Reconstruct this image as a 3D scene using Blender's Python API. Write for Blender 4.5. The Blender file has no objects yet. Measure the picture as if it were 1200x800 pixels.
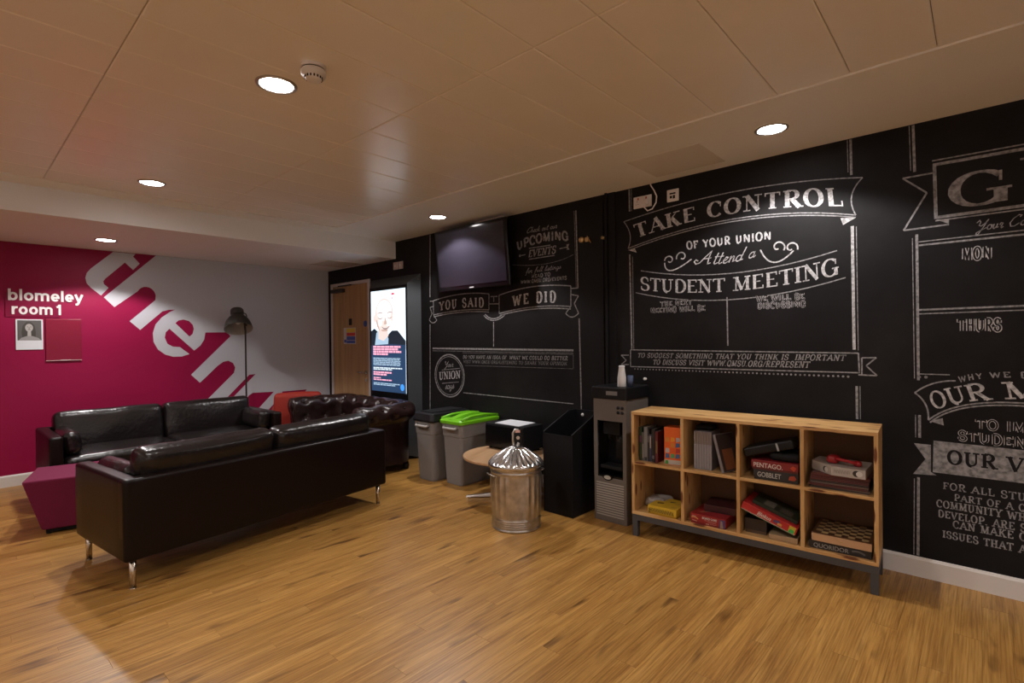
import bpy, bmesh, math, random
from mathutils import Vector, Matrix, noise, geometry
random.seed(7)
PI = math.pi
S = bpy.context.scene
COL = S.collection

# ------------------------------------------------------------------ camera
cam_d = bpy.data.cameras.new('camera'); cam = bpy.data.objects.new('camera', cam_d); COL.objects.link(cam)
yaw, pitch, roll = 0.832704, -0.0070203, -0.0109572
fwd = Vector((math.sin(yaw)*math.cos(pitch), math.cos(yaw)*math.cos(pitch), math.sin(pitch)))
rt = Vector((math.cos(yaw), -math.sin(yaw), 0)); up = rt.cross(fwd)
r2 = rt*math.cos(roll)+up*math.sin(roll); u2 = -rt*math.sin(roll)+up*math.cos(roll)
M3 = Matrix((r2, u2, -fwd)).transposed()
cam.matrix_world = Matrix.Translation((0, 0, 1.4)) @ M3.to_4x4()
cam_d.sensor_width = 36; cam_d.lens = 603.83/1200*36; cam_d.clip_start = 0.05
S.camera = cam

# ------------------------------------------------------------------ world, exposure
w = bpy.data.worlds.new('world'); S.world = w; w.use_nodes = True
w.node_tree.nodes['Background'].inputs[0].default_value = (0.5, 0.45, 0.42, 1)
w.node_tree.nodes['Background'].inputs[1].default_value = 0.02
S.view_settings.view_transform = 'Standard'; S.view_settings.look = 'None'
S.view_settings.exposure = 0.10; S.view_settings.gamma = 1.0; S.view_settings.use_curve_mapping = False
LAMP_COLOR = (1.0, 0.96, 0.95)
LAMP_W = 98.0

# room dimensions
XW, YW, ZC, ZS, YB = 3.768, 7.03, 2.607, 2.395, 5.36      # black wall, magenta wall, ceiling, soffit, soffit front
XL, YN = -3.4, -3.3

# ------------------------------------------------------------------ materials
MATS = {}
def nt(name):
    m = bpy.data.materials.new(name); m.use_nodes = True; n = m.node_tree
    return m, n, n.nodes['Principled BSDF']
def mat(name, col, rough=0.5, metal=0.0, bump=0.0, bscale=60, var=0.0, vscale=8, coat=0.0, spec=0.5, stretch=(1, 1, 1)):
    if name in MATS: return MATS[name]
    m, n, b = nt(name)
    b.inputs['Roughness'].default_value = rough; b.inputs['Metallic'].default_value = metal
    b.inputs['Base Color'].default_value = (*col, 1); b.inputs['Coat Weight'].default_value = coat
    b.inputs['Specular IOR Level'].default_value = spec
    if bump or var:
        tc = n.nodes.new('ShaderNodeTexCoord'); mp = n.nodes.new('ShaderNodeMapping')
        mp.inputs['Scale'].default_value = stretch; n.links.new(tc.outputs['Object'], mp.inputs[0])
    if bump:
        t = n.nodes.new('ShaderNodeTexNoise'); t.inputs['Scale'].default_value = bscale; t.inputs['Detail'].default_value = 4
        n.links.new(mp.outputs[0], t.inputs[0])
        bp = n.nodes.new('ShaderNodeBump'); bp.inputs['Strength'].default_value = bump; bp.inputs['Distance'].default_value = 0.01
        n.links.new(t.outputs[0], bp.inputs['Height']); n.links.new(bp.outputs[0], b.inputs['Normal'])
    if var:
        t = n.nodes.new('ShaderNodeTexNoise'); t.inputs['Scale'].default_value = vscale; t.inputs['Detail'].default_value = 3
        n.links.new(mp.outputs[0], t.inputs[0])
        r = n.nodes.new('ShaderNodeValToRGB'); r.color_ramp.elements[0].position = 0.3; r.color_ramp.elements[1].position = 0.7
        r.color_ramp.elements[0].color = (*[c*(1-var) for c in col], 1); r.color_ramp.elements[1].color = (*[min(1, c*(1+var)) for c in col], 1)
        n.links.new(t.outputs[0], r.inputs[0]); n.links.new(r.outputs[0], b.inputs['Base Color'])
    MATS[name] = m; return m
def emis(name, col, s):
    if name in MATS: return MATS[name]
    m, n, b = nt(name); b.inputs['Base Color'].default_value = (0.02, 0.02, 0.02, 1)
    b.inputs['Emission Color'].default_value = (*col, 1); b.inputs['Emission Strength'].default_value = s
    MATS[name] = m; return m
def ramp(n, els):
    r = n.nodes.new('ShaderNodeValToRGB'); cr = r.color_ramp
    while len(cr.elements) < len(els): cr.elements.new(0.5)
    for e, (p, c) in zip(cr.elements, els): e.position = p; e.color = (*c, 1)
    return r
def math_n(n, op, a, b=None):
    k = n.nodes.new('ShaderNodeMath'); k.operation = op
    for i, v in enumerate((a, b)):
        if v is None: continue
        if isinstance(v, (int, float)): k.inputs[i].default_value = v
        else: n.links.new(v, k.inputs[i])
    return k.outputs[0]
PW, PL, PF = 0.0985, 1.05, 0.377      # floor plank width, length, row shift
def floor_mat():
    m, n, b = nt('oak_laminate')
    g = n.nodes.new('ShaderNodeNewGeometry'); sp = n.nodes.new('ShaderNodeSeparateXYZ'); n.links.new(g.outputs['Position'], sp.inputs[0])
    row = math_n(n, 'FLOOR', math_n(n, 'DIVIDE', sp.outputs[1], PW))
    off = math_n(n, 'FRACT', math_n(n, 'MULTIPLY', row, PF))
    colm = math_n(n, 'FLOOR', math_n(n, 'ADD', math_n(n, 'DIVIDE', sp.outputs[0], PL), off))
    cid = n.nodes.new('ShaderNodeCombineXYZ'); n.links.new(row, cid.inputs[0]); n.links.new(colm, cid.inputs[1])
    wn = n.nodes.new('ShaderNodeTexWhiteNoise'); wn.noise_dimensions = '2D'; n.links.new(cid.outputs[0], wn.inputs['Vector'])
    vm = n.nodes.new('ShaderNodeVectorMath'); vm.operation = 'MULTIPLY'; n.links.new(g.outputs['Position'], vm.inputs[0]); vm.inputs[1].default_value = (1.5, 17, 1)
    va = n.nodes.new('ShaderNodeVectorMath'); va.operation = 'ADD'; n.links.new(vm.outputs[0], va.inputs[0])
    vs = n.nodes.new('ShaderNodeVectorMath'); vs.operation = 'SCALE'; n.links.new(wn.outputs['Color'], vs.inputs[0]); vs.inputs['Scale'].default_value = 40
    n.links.new(vs.outputs[0], va.inputs[1])
    t1 = n.nodes.new('ShaderNodeTexNoise'); t1.inputs['Scale'].default_value = 1.0; t1.inputs['Detail'].default_value = 6; t1.inputs['Roughness'].default_value = 0.7; t1.inputs['Distortion'].default_value = 0.8
    n.links.new(va.outputs[0], t1.inputs[0])
    vm2 = n.nodes.new('ShaderNodeVectorMath'); vm2.operation = 'MULTIPLY'; n.links.new(va.outputs[0], vm2.inputs[0]); vm2.inputs[1].default_value = (2.2, 9, 1)
    t2 = n.nodes.new('ShaderNodeTexNoise'); t2.inputs['Scale'].default_value = 1.0; t2.inputs['Detail'].default_value = 5; n.links.new(vm2.outputs[0], t2.inputs[0])
    r1 = ramp(n, [(0.26, (0.24, 0.105, 0.022)), (0.42, (0.37, 0.185, 0.043)), (0.55, (0.44, 0.235, 0.058)), (0.75, (0.52, 0.295, 0.086))])
    n.links.new(t1.outputs[0], r1.inputs[0])
    r2_ = ramp(n, [(0.34, (0.55, 0.50, 0.45)), (0.60, (1.04, 1.04, 1.04))]); n.links.new(t2.outputs[0], r2_.inputs[0])
    mx = n.nodes.new('ShaderNodeMix'); mx.data_type = 'RGBA'; mx.blend_type = 'MULTIPLY'; mx.inputs[0].default_value = 0.8
    n.links.new(r1.outputs[0], mx.inputs[6]); n.links.new(r2_.outputs[0], mx.inputs[7])
    # knots
    kv = n.nodes.new('ShaderNodeVectorMath'); kv.operation = 'MULTIPLY'; n.links.new(va.outputs[0], kv.inputs[0]); kv.inputs[1].default_value = (1.6, 0.55, 1)
    tk = n.nodes.new('ShaderNodeTexNoise'); tk.inputs['Scale'].default_value = 1.0; tk.inputs['Detail'].default_value = 2; n.links.new(kv.outputs[0], tk.inputs[0])
    rk = ramp(n, [(0.63, (1, 1, 1)), (0.74, (0.34, 0.29, 0.28))]); n.links.new(tk.outputs[0], rk.inputs[0])
    mk = n.nodes.new('ShaderNodeMix'); mk.data_type = 'RGBA'; mk.blend_type = 'MULTIPLY'; mk.inputs[0].default_value = 1
    n.links.new(mx.outputs[2], mk.inputs[6]); n.links.new(rk.outputs[0], mk.inputs[7])
    rt_ = ramp(n, [(0, (0.88, 0.86, 0.84)), (1, (1.08, 1.08, 1.08))]); n.links.new(wn.outputs['Value'], rt_.inputs[0])
    m2 = n.nodes.new('ShaderNodeMix'); m2.data_type = 'RGBA'; m2.blend_type = 'MULTIPLY'; m2.inputs[0].default_value = 1
    n.links.new(mk.outputs[2], m2.inputs[6]); n.links.new(rt_.outputs[0], m2.inputs[7])
    n.links.new(m2.outputs[2], b.inputs['Base Color'])
    b.inputs['Roughness'].default_value = 0.36; b.inputs['Specular IOR Level'].default_value = 0.45
    bp = n.nodes.new('ShaderNodeBump'); bp.inputs['Strength'].default_value = 0.12; bp.inputs['Distance'].default_value = 0.004
    n.links.new(t2.outputs[0], bp.inputs['Height']); n.links.new(bp.outputs[0], b.inputs['Normal'])
    return m
def wood_mat(name, c1, c2, c3, stretch, knots=True, rough=0.5):
    m, n, b = nt(name)
    tc = n.nodes.new('ShaderNodeTexCoord'); mp = n.nodes.new('ShaderNodeMapping'); mp.inputs['Scale'].default_value = stretch
    n.links.new(tc.outputs['Object'], mp.inputs[0])
    oi = n.nodes.new('ShaderNodeObjectInfo'); va = n.nodes.new('ShaderNodeVectorMath'); va.operation = 'ADD'
    sc = math_n(n, 'MULTIPLY', oi.outputs['Random'], 30.0); n.links.new(mp.outputs[0], va.inputs[0]); n.links.new(sc, va.inputs[1])
    t = n.nodes.new('ShaderNodeTexNoise'); t.inputs['Scale'].default_value = 1; t.inputs['Detail'].default_value = 5; t.inputs['Distortion'].default_value = 0.5
    n.links.new(va.outputs[0], t.inputs[0])
    r = ramp(n, [(0.3, c1), (0.5, c2), (0.7, c3)]); n.links.new(t.outputs[0], r.inputs[0]); out = r.outputs[0]
    if knots:
        v = n.nodes.new('ShaderNodeTexVoronoi'); v.inputs['Scale'].default_value = 1.6; n.links.new(va.outputs[0], v.inputs[0])
        rk = ramp(n, [(0.16, (0.25, 0.12, 0.07)), (0.25, (1, 1, 1))]); n.links.new(v.outputs['Distance'], rk.inputs[0])
        mx = n.nodes.new('ShaderNodeMix'); mx.data_type = 'RGBA'; mx.blend_type = 'MULTIPLY'; mx.inputs[0].default_value = 1
        n.links.new(out, mx.inputs[6]); n.links.new(rk.outputs[0], mx.inputs[7]); out = mx.outputs[2]
    n.links.new(out, b.inputs['Base Color']); b.inputs['Roughness'].default_value = rough
    return m
def board_mat():
    m, n, b = nt('chalkboard_paint')
    tc = n.nodes.new('ShaderNodeTexCoord'); t = n.nodes.new('ShaderNodeTexNoise'); t.inputs['Scale'].default_value = 1.6; t.inputs['Detail'].default_value = 6; t.inputs['Roughness'].default_value = 0.65
    n.links.new(tc.outputs['Object'], t.inputs[0])
    r = ramp(n, [(0.35, (0.0065, 0.006, 0.0065)), (0.7, (0.015, 0.0138, 0.0145))]); n.links.new(t.outputs[0], r.inputs[0]); n.links.new(r.outputs[0], b.inputs['Base Color'])
    b.inputs['Roughness'].default_value = 0.6; b.inputs['Specular IOR Level'].default_value = 0.16
    return m
def chalk_mat(name, lo, hi, sc=55):
    m, n, b = nt(name)
    tc = n.nodes.new('ShaderNodeTexCoord'); t = n.nodes.new('ShaderNodeTexNoise'); t.inputs['Scale'].default_value = sc; t.inputs['Detail'].default_value = 4
    n.links.new(tc.outputs['Object'], t.inputs[0])
    r = ramp(n, [(0.3, (lo, lo, lo)), (0.62, (hi, hi*0.98, hi))]); n.links.new(t.outputs[0], r.inputs[0]); n.links.new(r.outputs[0], b.inputs['Base Color'])
    b.inputs['Roughness'].default_value = 0.9; b.inputs['Specular IOR Level'].default_value = 0.1
    return m

M_floor = floor_mat()
M_pine = wood_mat('knotty_pine', (0.42, 0.22, 0.075), (0.56, 0.33, 0.125), (0.64, 0.41, 0.18), (3, 9, 16))
M_pine_v = wood_mat('knotty_pine_upright', (0.42, 0.22, 0.075), (0.56, 0.33, 0.125), (0.64, 0.41, 0.18), (16, 9, 3))
M_door = wood_mat('oak_veneer', (0.33, 0.18, 0.072), (0.40, 0.235, 0.10), (0.46, 0.285, 0.13), (22, 10, 1.2), knots=False, rough=0.4)
M_board = board_mat()
M_black_paint = mat('black_wall_paint', (0.008, 0.0075, 0.008), 0.5, bump=0.02, spec=.2)
M_chalk = chalk_mat('chalk_bright', 0.20, 0.58); M_chalk_mid = chalk_mat('chalk_mid', 0.12, 0.34); M_chalk_dim = chalk_mat('chalk_dim', 0.06, 0.20); M_chalk_brown = chalk_mat('chalk_warm', 0.11, 0.33, 40)
M_magenta = mat('magenta_paint', (0.27, 0.003, 0.048), 0.5, spec=.25, var=0.04, vscale=2)
M_magenta_d = mat('dark_magenta_plate', (0.20, 0.003, 0.036), 0.45, spec=.25)
M_white_wall = mat('pale_grey_vinyl', (0.52, 0.52, 0.56), 0.55, bump=0.02, bscale=20)
M_paint = mat('offwhite_paint', (0.84, 0.84, 0.85), 0.6, bump=0.02, bscale=30)
M_ceil = mat('ceiling_metal_paint', (0.88, 0.84, 0.78), 0.27, var=0.02, vscale=3, spec=0.5)
M_plaster = mat('ceiling_plaster', (0.86, 0.84, 0.80), 0.42, bump=0.015, bscale=15)
M_skirt = mat('white_skirting_gloss', (0.66, 0.62, 0.58), 0.4)
M_trimw = mat('white_trim', (0.75, 0.72, 0.70), 0.35)
M_leather = mat('black_brown_leather', (0.010, 0.007, 0.007), 0.26, bump=0.30, bscale=34, var=0.25, vscale=6)
M_leather_o = mat('smooth_brown_leather', (0.0075, 0.0035, 0.003), 0.36, bump=0.06, bscale=120, spec=.2)
M_chest = mat('chestnut_leather', (0.020, 0.009, 0.008), 0.27, bump=0.2, bscale=40, var=0.25, vscale=8)
M_chrome = mat('brushed_steel', (0.62, 0.56, 0.48), 0.25, metal=1.0)
M_alu = mat('aluminium', (0.6, 0.58, 0.56), 0.35, metal=0.9)
M_galv = mat('galvanised_steel', (0.52, 0.50, 0.47), 0.30, metal=0.95, bump=0.06, bscale=25, var=0.22, vscale=18)
M_brass = mat('aged_brass', (0.62, 0.45, 0.22), 0.3, metal=0.9)
M_pouf = mat('magenta_felt', (0.16, 0.005, 0.045), 0.9, bump=0.1, bscale=150)
M_red = mat('red_orange_fabric', (0.30, 0.016, 0.006), 0.7, bump=0.05, bscale=120)
M_grey = mat('grey_plastic', (0.20, 0.185, 0.175), 0.42)
M_blackp = mat('black_plastic', (0.007, 0.007, 0.008), 0.4, spec=.3)
M_blackg = mat('black_gloss', (0.006, 0.006, 0.007), 0.16, spec=.35)
M_blackm = mat('black_matt', (0.006, 0.006, 0.007), 0.65, spec=.25)
M_green = mat('lime_plastic', (0.16, 0.50, 0.012), 0.4)
M_frame = mat('dark_grey_frame', (0.055, 0.055, 0.060), 0.5)
M_cool = mat('taupe_grey_plastic', (0.13, 0.11, 0.095), 0.38)
M_vent = mat('light_grey_slat', (0.36, 0.33, 0.29), 0.4)
M_lampg = mat('olive_grey_enamel', (0.030, 0.028, 0.022), 0.45)
M_lampi = mat('lamp_inside_white', (0.36, 0.33, 0.28), 0.5)
M_table = wood_mat('beech_top', (0.42, 0.24, 0.12), (0.50, 0.30, 0.16), (0.54, 0.34, 0.19), (2, 14, 5), knots=False, rough=0.35)
M_glowdisc = emis('downlight_glow', (1.0, 0.95, 0.94), 45.0)
M_ltrim = mat('downlight_trim', (0.45, 0.40, 0.36), 0.3, metal=0.6)
M_kiosk = mat('charcoal_kiosk', (0.060, 0.066, 0.072), 0.4)
M_paper = mat('white_paper', (0.72, 0.74, 0.78), 0.6)
M_plate = mat('perspex_plate', (0.22, 0.010, 0.034), 0.35, spec=0.3)

# ------------------------------------------------------------------ mesh helpers
class MB:
    def __init__(s): s.v = []; s.f = []
    def add(s, vs, fs):
        o = len(s.v); s.v += [tuple(v) for v in vs]; s.f += [tuple(i+o for i in f) for f in fs]; return s
    def box(s, x0, x1, y0, y1, z0, z1):
        return s.add([(x0,y0,z0),(x1,y0,z0),(x1,y1,z0),(x0,y1,z0),(x0,y0,z1),(x1,y0,z1),(x1,y1,z1),(x0,y1,z1)],
                     [(0,3,2,1),(4,5,6,7),(0,1,5,4),(1,2,6,5),(2,3,7,6),(3,0,4,7)])
    def hexa(s, lo, hi):      # two quads (4 pts each) joined
        return s.add(list(lo)+list(hi), [(0,3,2,1),(4,5,6,7),(0,1,5,4),(1,2,6,5),(2,3,7,6),(3,0,4,7)])
    def tube(s, pts, r, n=10, cap=True):
        pts = [Vector(p) for p in pts]; rs = r if isinstance(r, (list, tuple)) else [r]*len(pts)
        rings = []; t0 = (pts[1]-pts[0]).normalized(); a = t0.orthogonal().normalized()
        for i, p in enumerate(pts):
            t = (pts[min(i+1, len(pts)-1)]-pts[max(i-1, 0)]).normalized(); a = (a-t*a.dot(t)).normalized(); b = t.cross(a)
            rings.append([p+a*math.cos(2*PI*k/n)*rs[i]+b*math.sin(2*PI*k/n)*rs[i] for k in range(n)])
        vs = [v for R in rings for v in R]; fs = []
        for i in range(len(pts)-1):
            for k in range(n):
                k2 = (k+1) % n; fs.append((i*n+k, i*n+k2, (i+1)*n+k2, (i+1)*n+k))
        if cap: fs.append(tuple(range(n-1, -1, -1))); fs.append(tuple((len(pts)-1)*n+k for k in range(n)))
        return s.add(vs, fs)
    def lathe(s, prof, n=32, c=(0, 0), fn=None, cap0=True, cap1=True):
        vs = []; fs = []
        for j, (r, z) in enumerate(prof):
            for k in range(n):
                th = 2*PI*k/n; rr, zz = (r, z) if fn is None else fn(r, z, th, j)
                vs.append((c[0]+rr*math.cos(th), c[1]+rr*math.sin(th), zz))
        for j in range(len(prof)-1):
            for k in range(n):
                k2 = (k+1) % n; fs.append((j*n+k, j*n+k2, (j+1)*n+k2, (j+1)*n+k))
        if cap0: fs.append(tuple(range(n-1, -1, -1)))
        if cap1: fs.append(tuple((len(prof)-1)*n+k for k in range(n)))
        return s.add(vs, fs)
    def rbox(s, cx, cy, cz, sx, sy, sz, r, bulge=0.0, nz=0.0, seed=0, seg=6, bulge_axis=None):
        h = (sx/2, sy/2, sz/2)
        def axis(hh):
            rr = min(r, hh*0.98); a = [-hh, -hh+rr*0.12, -hh+rr*0.35, -hh+rr*0.65, -hh+rr]
            m = [(-hh+rr)+(2*(hh-rr))*i/seg for i in range(1, seg)]
            return a+m+[-q for q in reversed(a)]
        ax = [axis(q) for q in h]; N = [len(a) for a in ax]; idx = {}; vs = []; fs = []
        def vert(i, j, k):
            key = (i, j, k)
            if key in idx: return idx[key]
            v = Vector((ax[0][i], ax[1][j], ax[2][k]))
            rr = [min(r, q*0.98) for q in h]
            q = Vector([max(-(h[a]-rr[a]), min(h[a]-rr[a], v[a])) for a in range(3)])
            d = v-q
            if d.length > 1e-9:
                # keep on rounded surface
                dn = Vector([d[a]/rr[a] for a in range(3)]); L = max(abs(c) for c in dn); dn = dn.normalized()*L
                v = q+Vector([dn[a]*rr[a] for a in range(3)])
            u = [v[a]/h[a] for a in range(3)]
            if bulge:
                for a in range(3):
                    if bulge_axis is not None and a != bulge_axis: continue
                    o = [b for b in range(3) if b != a]
                    v[a] += bulge*u[a]*max(0, 1-u[o[0]]**2)*max(0, 1-u[o[1]]**2)
            if nz:
                nn = noise.noise_vector(Vector((v[0]*7+seed*3.1, v[1]*7, v[2]*7)))+noise.noise_vector(Vector((v[0]*22+seed, v[1]*22, v[2]*22)))*0.4
                v += nn*nz
            idx[key] = len(vs); vs.append((v[0]+cx, v[1]+cy, v[2]+cz)); return idx[key]
        for a in range(3):
            b, c = (a+1) % 3, (a+2) % 3
            for side in (0, N[a]-1):
                for i in range(N[b]-1):
                    for j in range(N[c]-1):
                        q = []
                        for (di, dj) in ((0, 0), (1, 0), (1, 1), (0, 1)):
                            t = [0, 0, 0]; t[a] = side; t[b] = i+di; t[c] = j+dj; q.append(vert(*t))
                        fs.append(tuple(q if side else reversed(q)))
        return s.add(vs, fs)
    def ribbon(s, pts, wd, y=-0.0006, mp=None):
        """flat painted stroke in the XZ plane, miter joined"""
        s.k = getattr(s, 'k', 0)+1; dy = -(s.k % 6)*0.00004      # strokes never coplanar where they cross
        n = len(pts); ws = wd if isinstance(wd, (list, tuple)) else [wd]*n
        P = [Vector(p) for p in pts]; L = []; R = []
        for i in range(n):
            a = P[max(i-1, 0)]; b = P[min(i+1, n-1)]
            d1 = (P[i]-a) if i else (b-P[i]); d2 = (b-P[i]) if i < n-1 else d1
            if d1.length < 1e-9: d1 = d2
            if d2.length < 1e-9: d2 = d1
            d1 = d1.normalized(); d2 = d2.normalized(); n1 = Vector((-d1.y, d1.x)); n2 = Vector((-d2.y, d2.x)); nn = (n1+n2)
            if nn.length < 1e-3: nn = n1
            nn.normalize(); k = 1/max(0.45, nn.dot(n1)); L.append(P[i]+nn*ws[i]/2*k); R.append(P[i]-nn*ws[i]/2*k)
        f = mp or (lambda p: (p[0], y, p[1]))
        vs = [(a, b+dy, c) for a, b, c in [f(p) for p in L]+[f(p) for p in R]]
        return s.add(vs, [(i+1, i, n+i, n+i+1) for i in range(n-1)])
    def poly(s, pts, y=-0.0006):
        tri = geometry.tessellate_polygon([[Vector((p[0], p[1], 0)) for p in pts]])
        return s.add([(p[0], y, p[1]) for p in pts], [tuple(t) for t in tri])
    def prism(s, pts, y0, y1):   # polygon in XZ extruded over Y
        n = len(pts); tri = geometry.tessellate_polygon([[Vector((p[0], p[1], 0)) for p in pts]])
        vs = [(p[0], y0, p[1]) for p in pts]+[(p[0], y1, p[1]) for p in pts]
        fs = [tuple(t) for t in tri]+[tuple(i+n for i in reversed(t)) for t in tri]+[(i, (i+1) % n, n+(i+1) % n, n+i) for i in range(n)]
        return s.add(vs, fs)
    def disc(s, c, r, n=16, y=-0.0006, ry=None):
        return s.poly([(c[0]+r*math.cos(2*PI*i/n), c[1]+(ry or r)*math.sin(2*PI*i/n)) for i in range(n)], y)
    def xf(s, M):
        s.v = [tuple(M @ Vector(v)) for v in s.v]; return s
    def mesh(s, name, smooth=False):
        me = bpy.data.meshes.new(name); me.from_pydata(s.v, [], s.f)
        bm = bmesh.new(); bm.from_mesh(me); bmesh.ops.recalc_face_normals(bm, faces=bm.faces); bm.to_mesh(me); bm.free()
        if smooth:
            for p in me.polygons: p.use_smooth = True
        me.update(); return me
def put(name, me, m, parent=None, bev=0, smooth_angle=None, label=None, kind=None):
    o = bpy.data.objects.new(name, me); COL.objects.link(o)
    if m and not me.materials: me.materials.append(m)
    if parent: o.parent = parent
    if bev:
        b = o.modifiers.new('bevel', 'BEVEL'); b.width = bev; b.segments = 2; b.limit_method = 'ANGLE'; b.harden_normals = False
    if label: o['label'] = label
    if kind: o['kind'] = kind
    return o
def part(name, mb, m, parent, smooth=False, bev=0, label=None, kind=None):
    return put(name, mb.mesh(name, smooth), m, parent, bev, label=label, kind=kind)
def thing(name, label, cat, loc=(0, 0, 0), rz=0, group=None, rx=0, ry=0):
    o = bpy.data.objects.new(name, None); COL.objects.link(o); o.location = loc; o.rotation_euler = (rx, ry, rz)
    o.empty_display_size = 0.1; o['label'] = label; o['category'] = cat
    if group: o['group'] = group
    return o
def dup(root, loc, rz=None, label=None):
    def cp(o, p):
        c = o.copy(); COL.objects.link(c); c.parent = p
        for ch in list(o.children): cp(ch, c)
        return c
    r = cp(root, None); r.location = loc
    if rz is not None: r.rotation_euler = (0, 0, rz)
    if label: r['label'] = label
    return r
def tag(o, label, cat, group=None):
    o['label'] = label; o['category'] = cat
    if group: o['group'] = group
    return o
def text_mb(txt, size, offset=0.0, align='LEFT', spacing=1.0, depth=-0.001, shear=0.0):
    c = bpy.data.curves.new('t', 'FONT'); c.body = txt; c.size = size; c.offset = offset; c.align_x = align; c.space_character = spacing; c.shear = shear
    c.resolution_u = 4
    o = bpy.data.objects.new('t', c); COL.objects.link(o)
    dg = bpy.context.evaluated_depsgraph_get(); me = bpy.data.meshes.new_from_object(o.evaluated_get(dg))
    mb = MB(); mb.add([(v.co.x, depth, v.co.y) for v in me.vertices], [tuple(p.vertices) for p in me.polygons])
    bpy.data.objects.remove(o); bpy.data.curves.remove(c); bpy.data.meshes.remove(me)
    return mb
def fit_text(txt, x0, x1, z0, h, offset=0.0, depth=-0.001, shear=0.0):
    """built-in sans text scaled so that it spans x0..x1, capital height h, on baseline z0"""
    mb = text_mb(txt, 1.0, offset, depth=depth, shear=shear)
    a = min(v[0] for v in mb.v); b = max(v[0] for v in mb.v); k = (x1-x0)/(b-a); kz = h/0.72
    mb.v = [(x0+(v[0]-a)*k, v[1], z0+v[2]*kz) for v in mb.v]; return mb
def q3(p, s):      # point at s on the parabola through 2 or 3 points
    if len(p) == 2: return Vector(p[0]).lerp(Vector(p[1]), s)
    a, b, c = [Vector(q) for q in p]; return a*((1-s)*(1-2*s))+b*(4*s*(1-s))+c*(s*(2*s-1))

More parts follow.
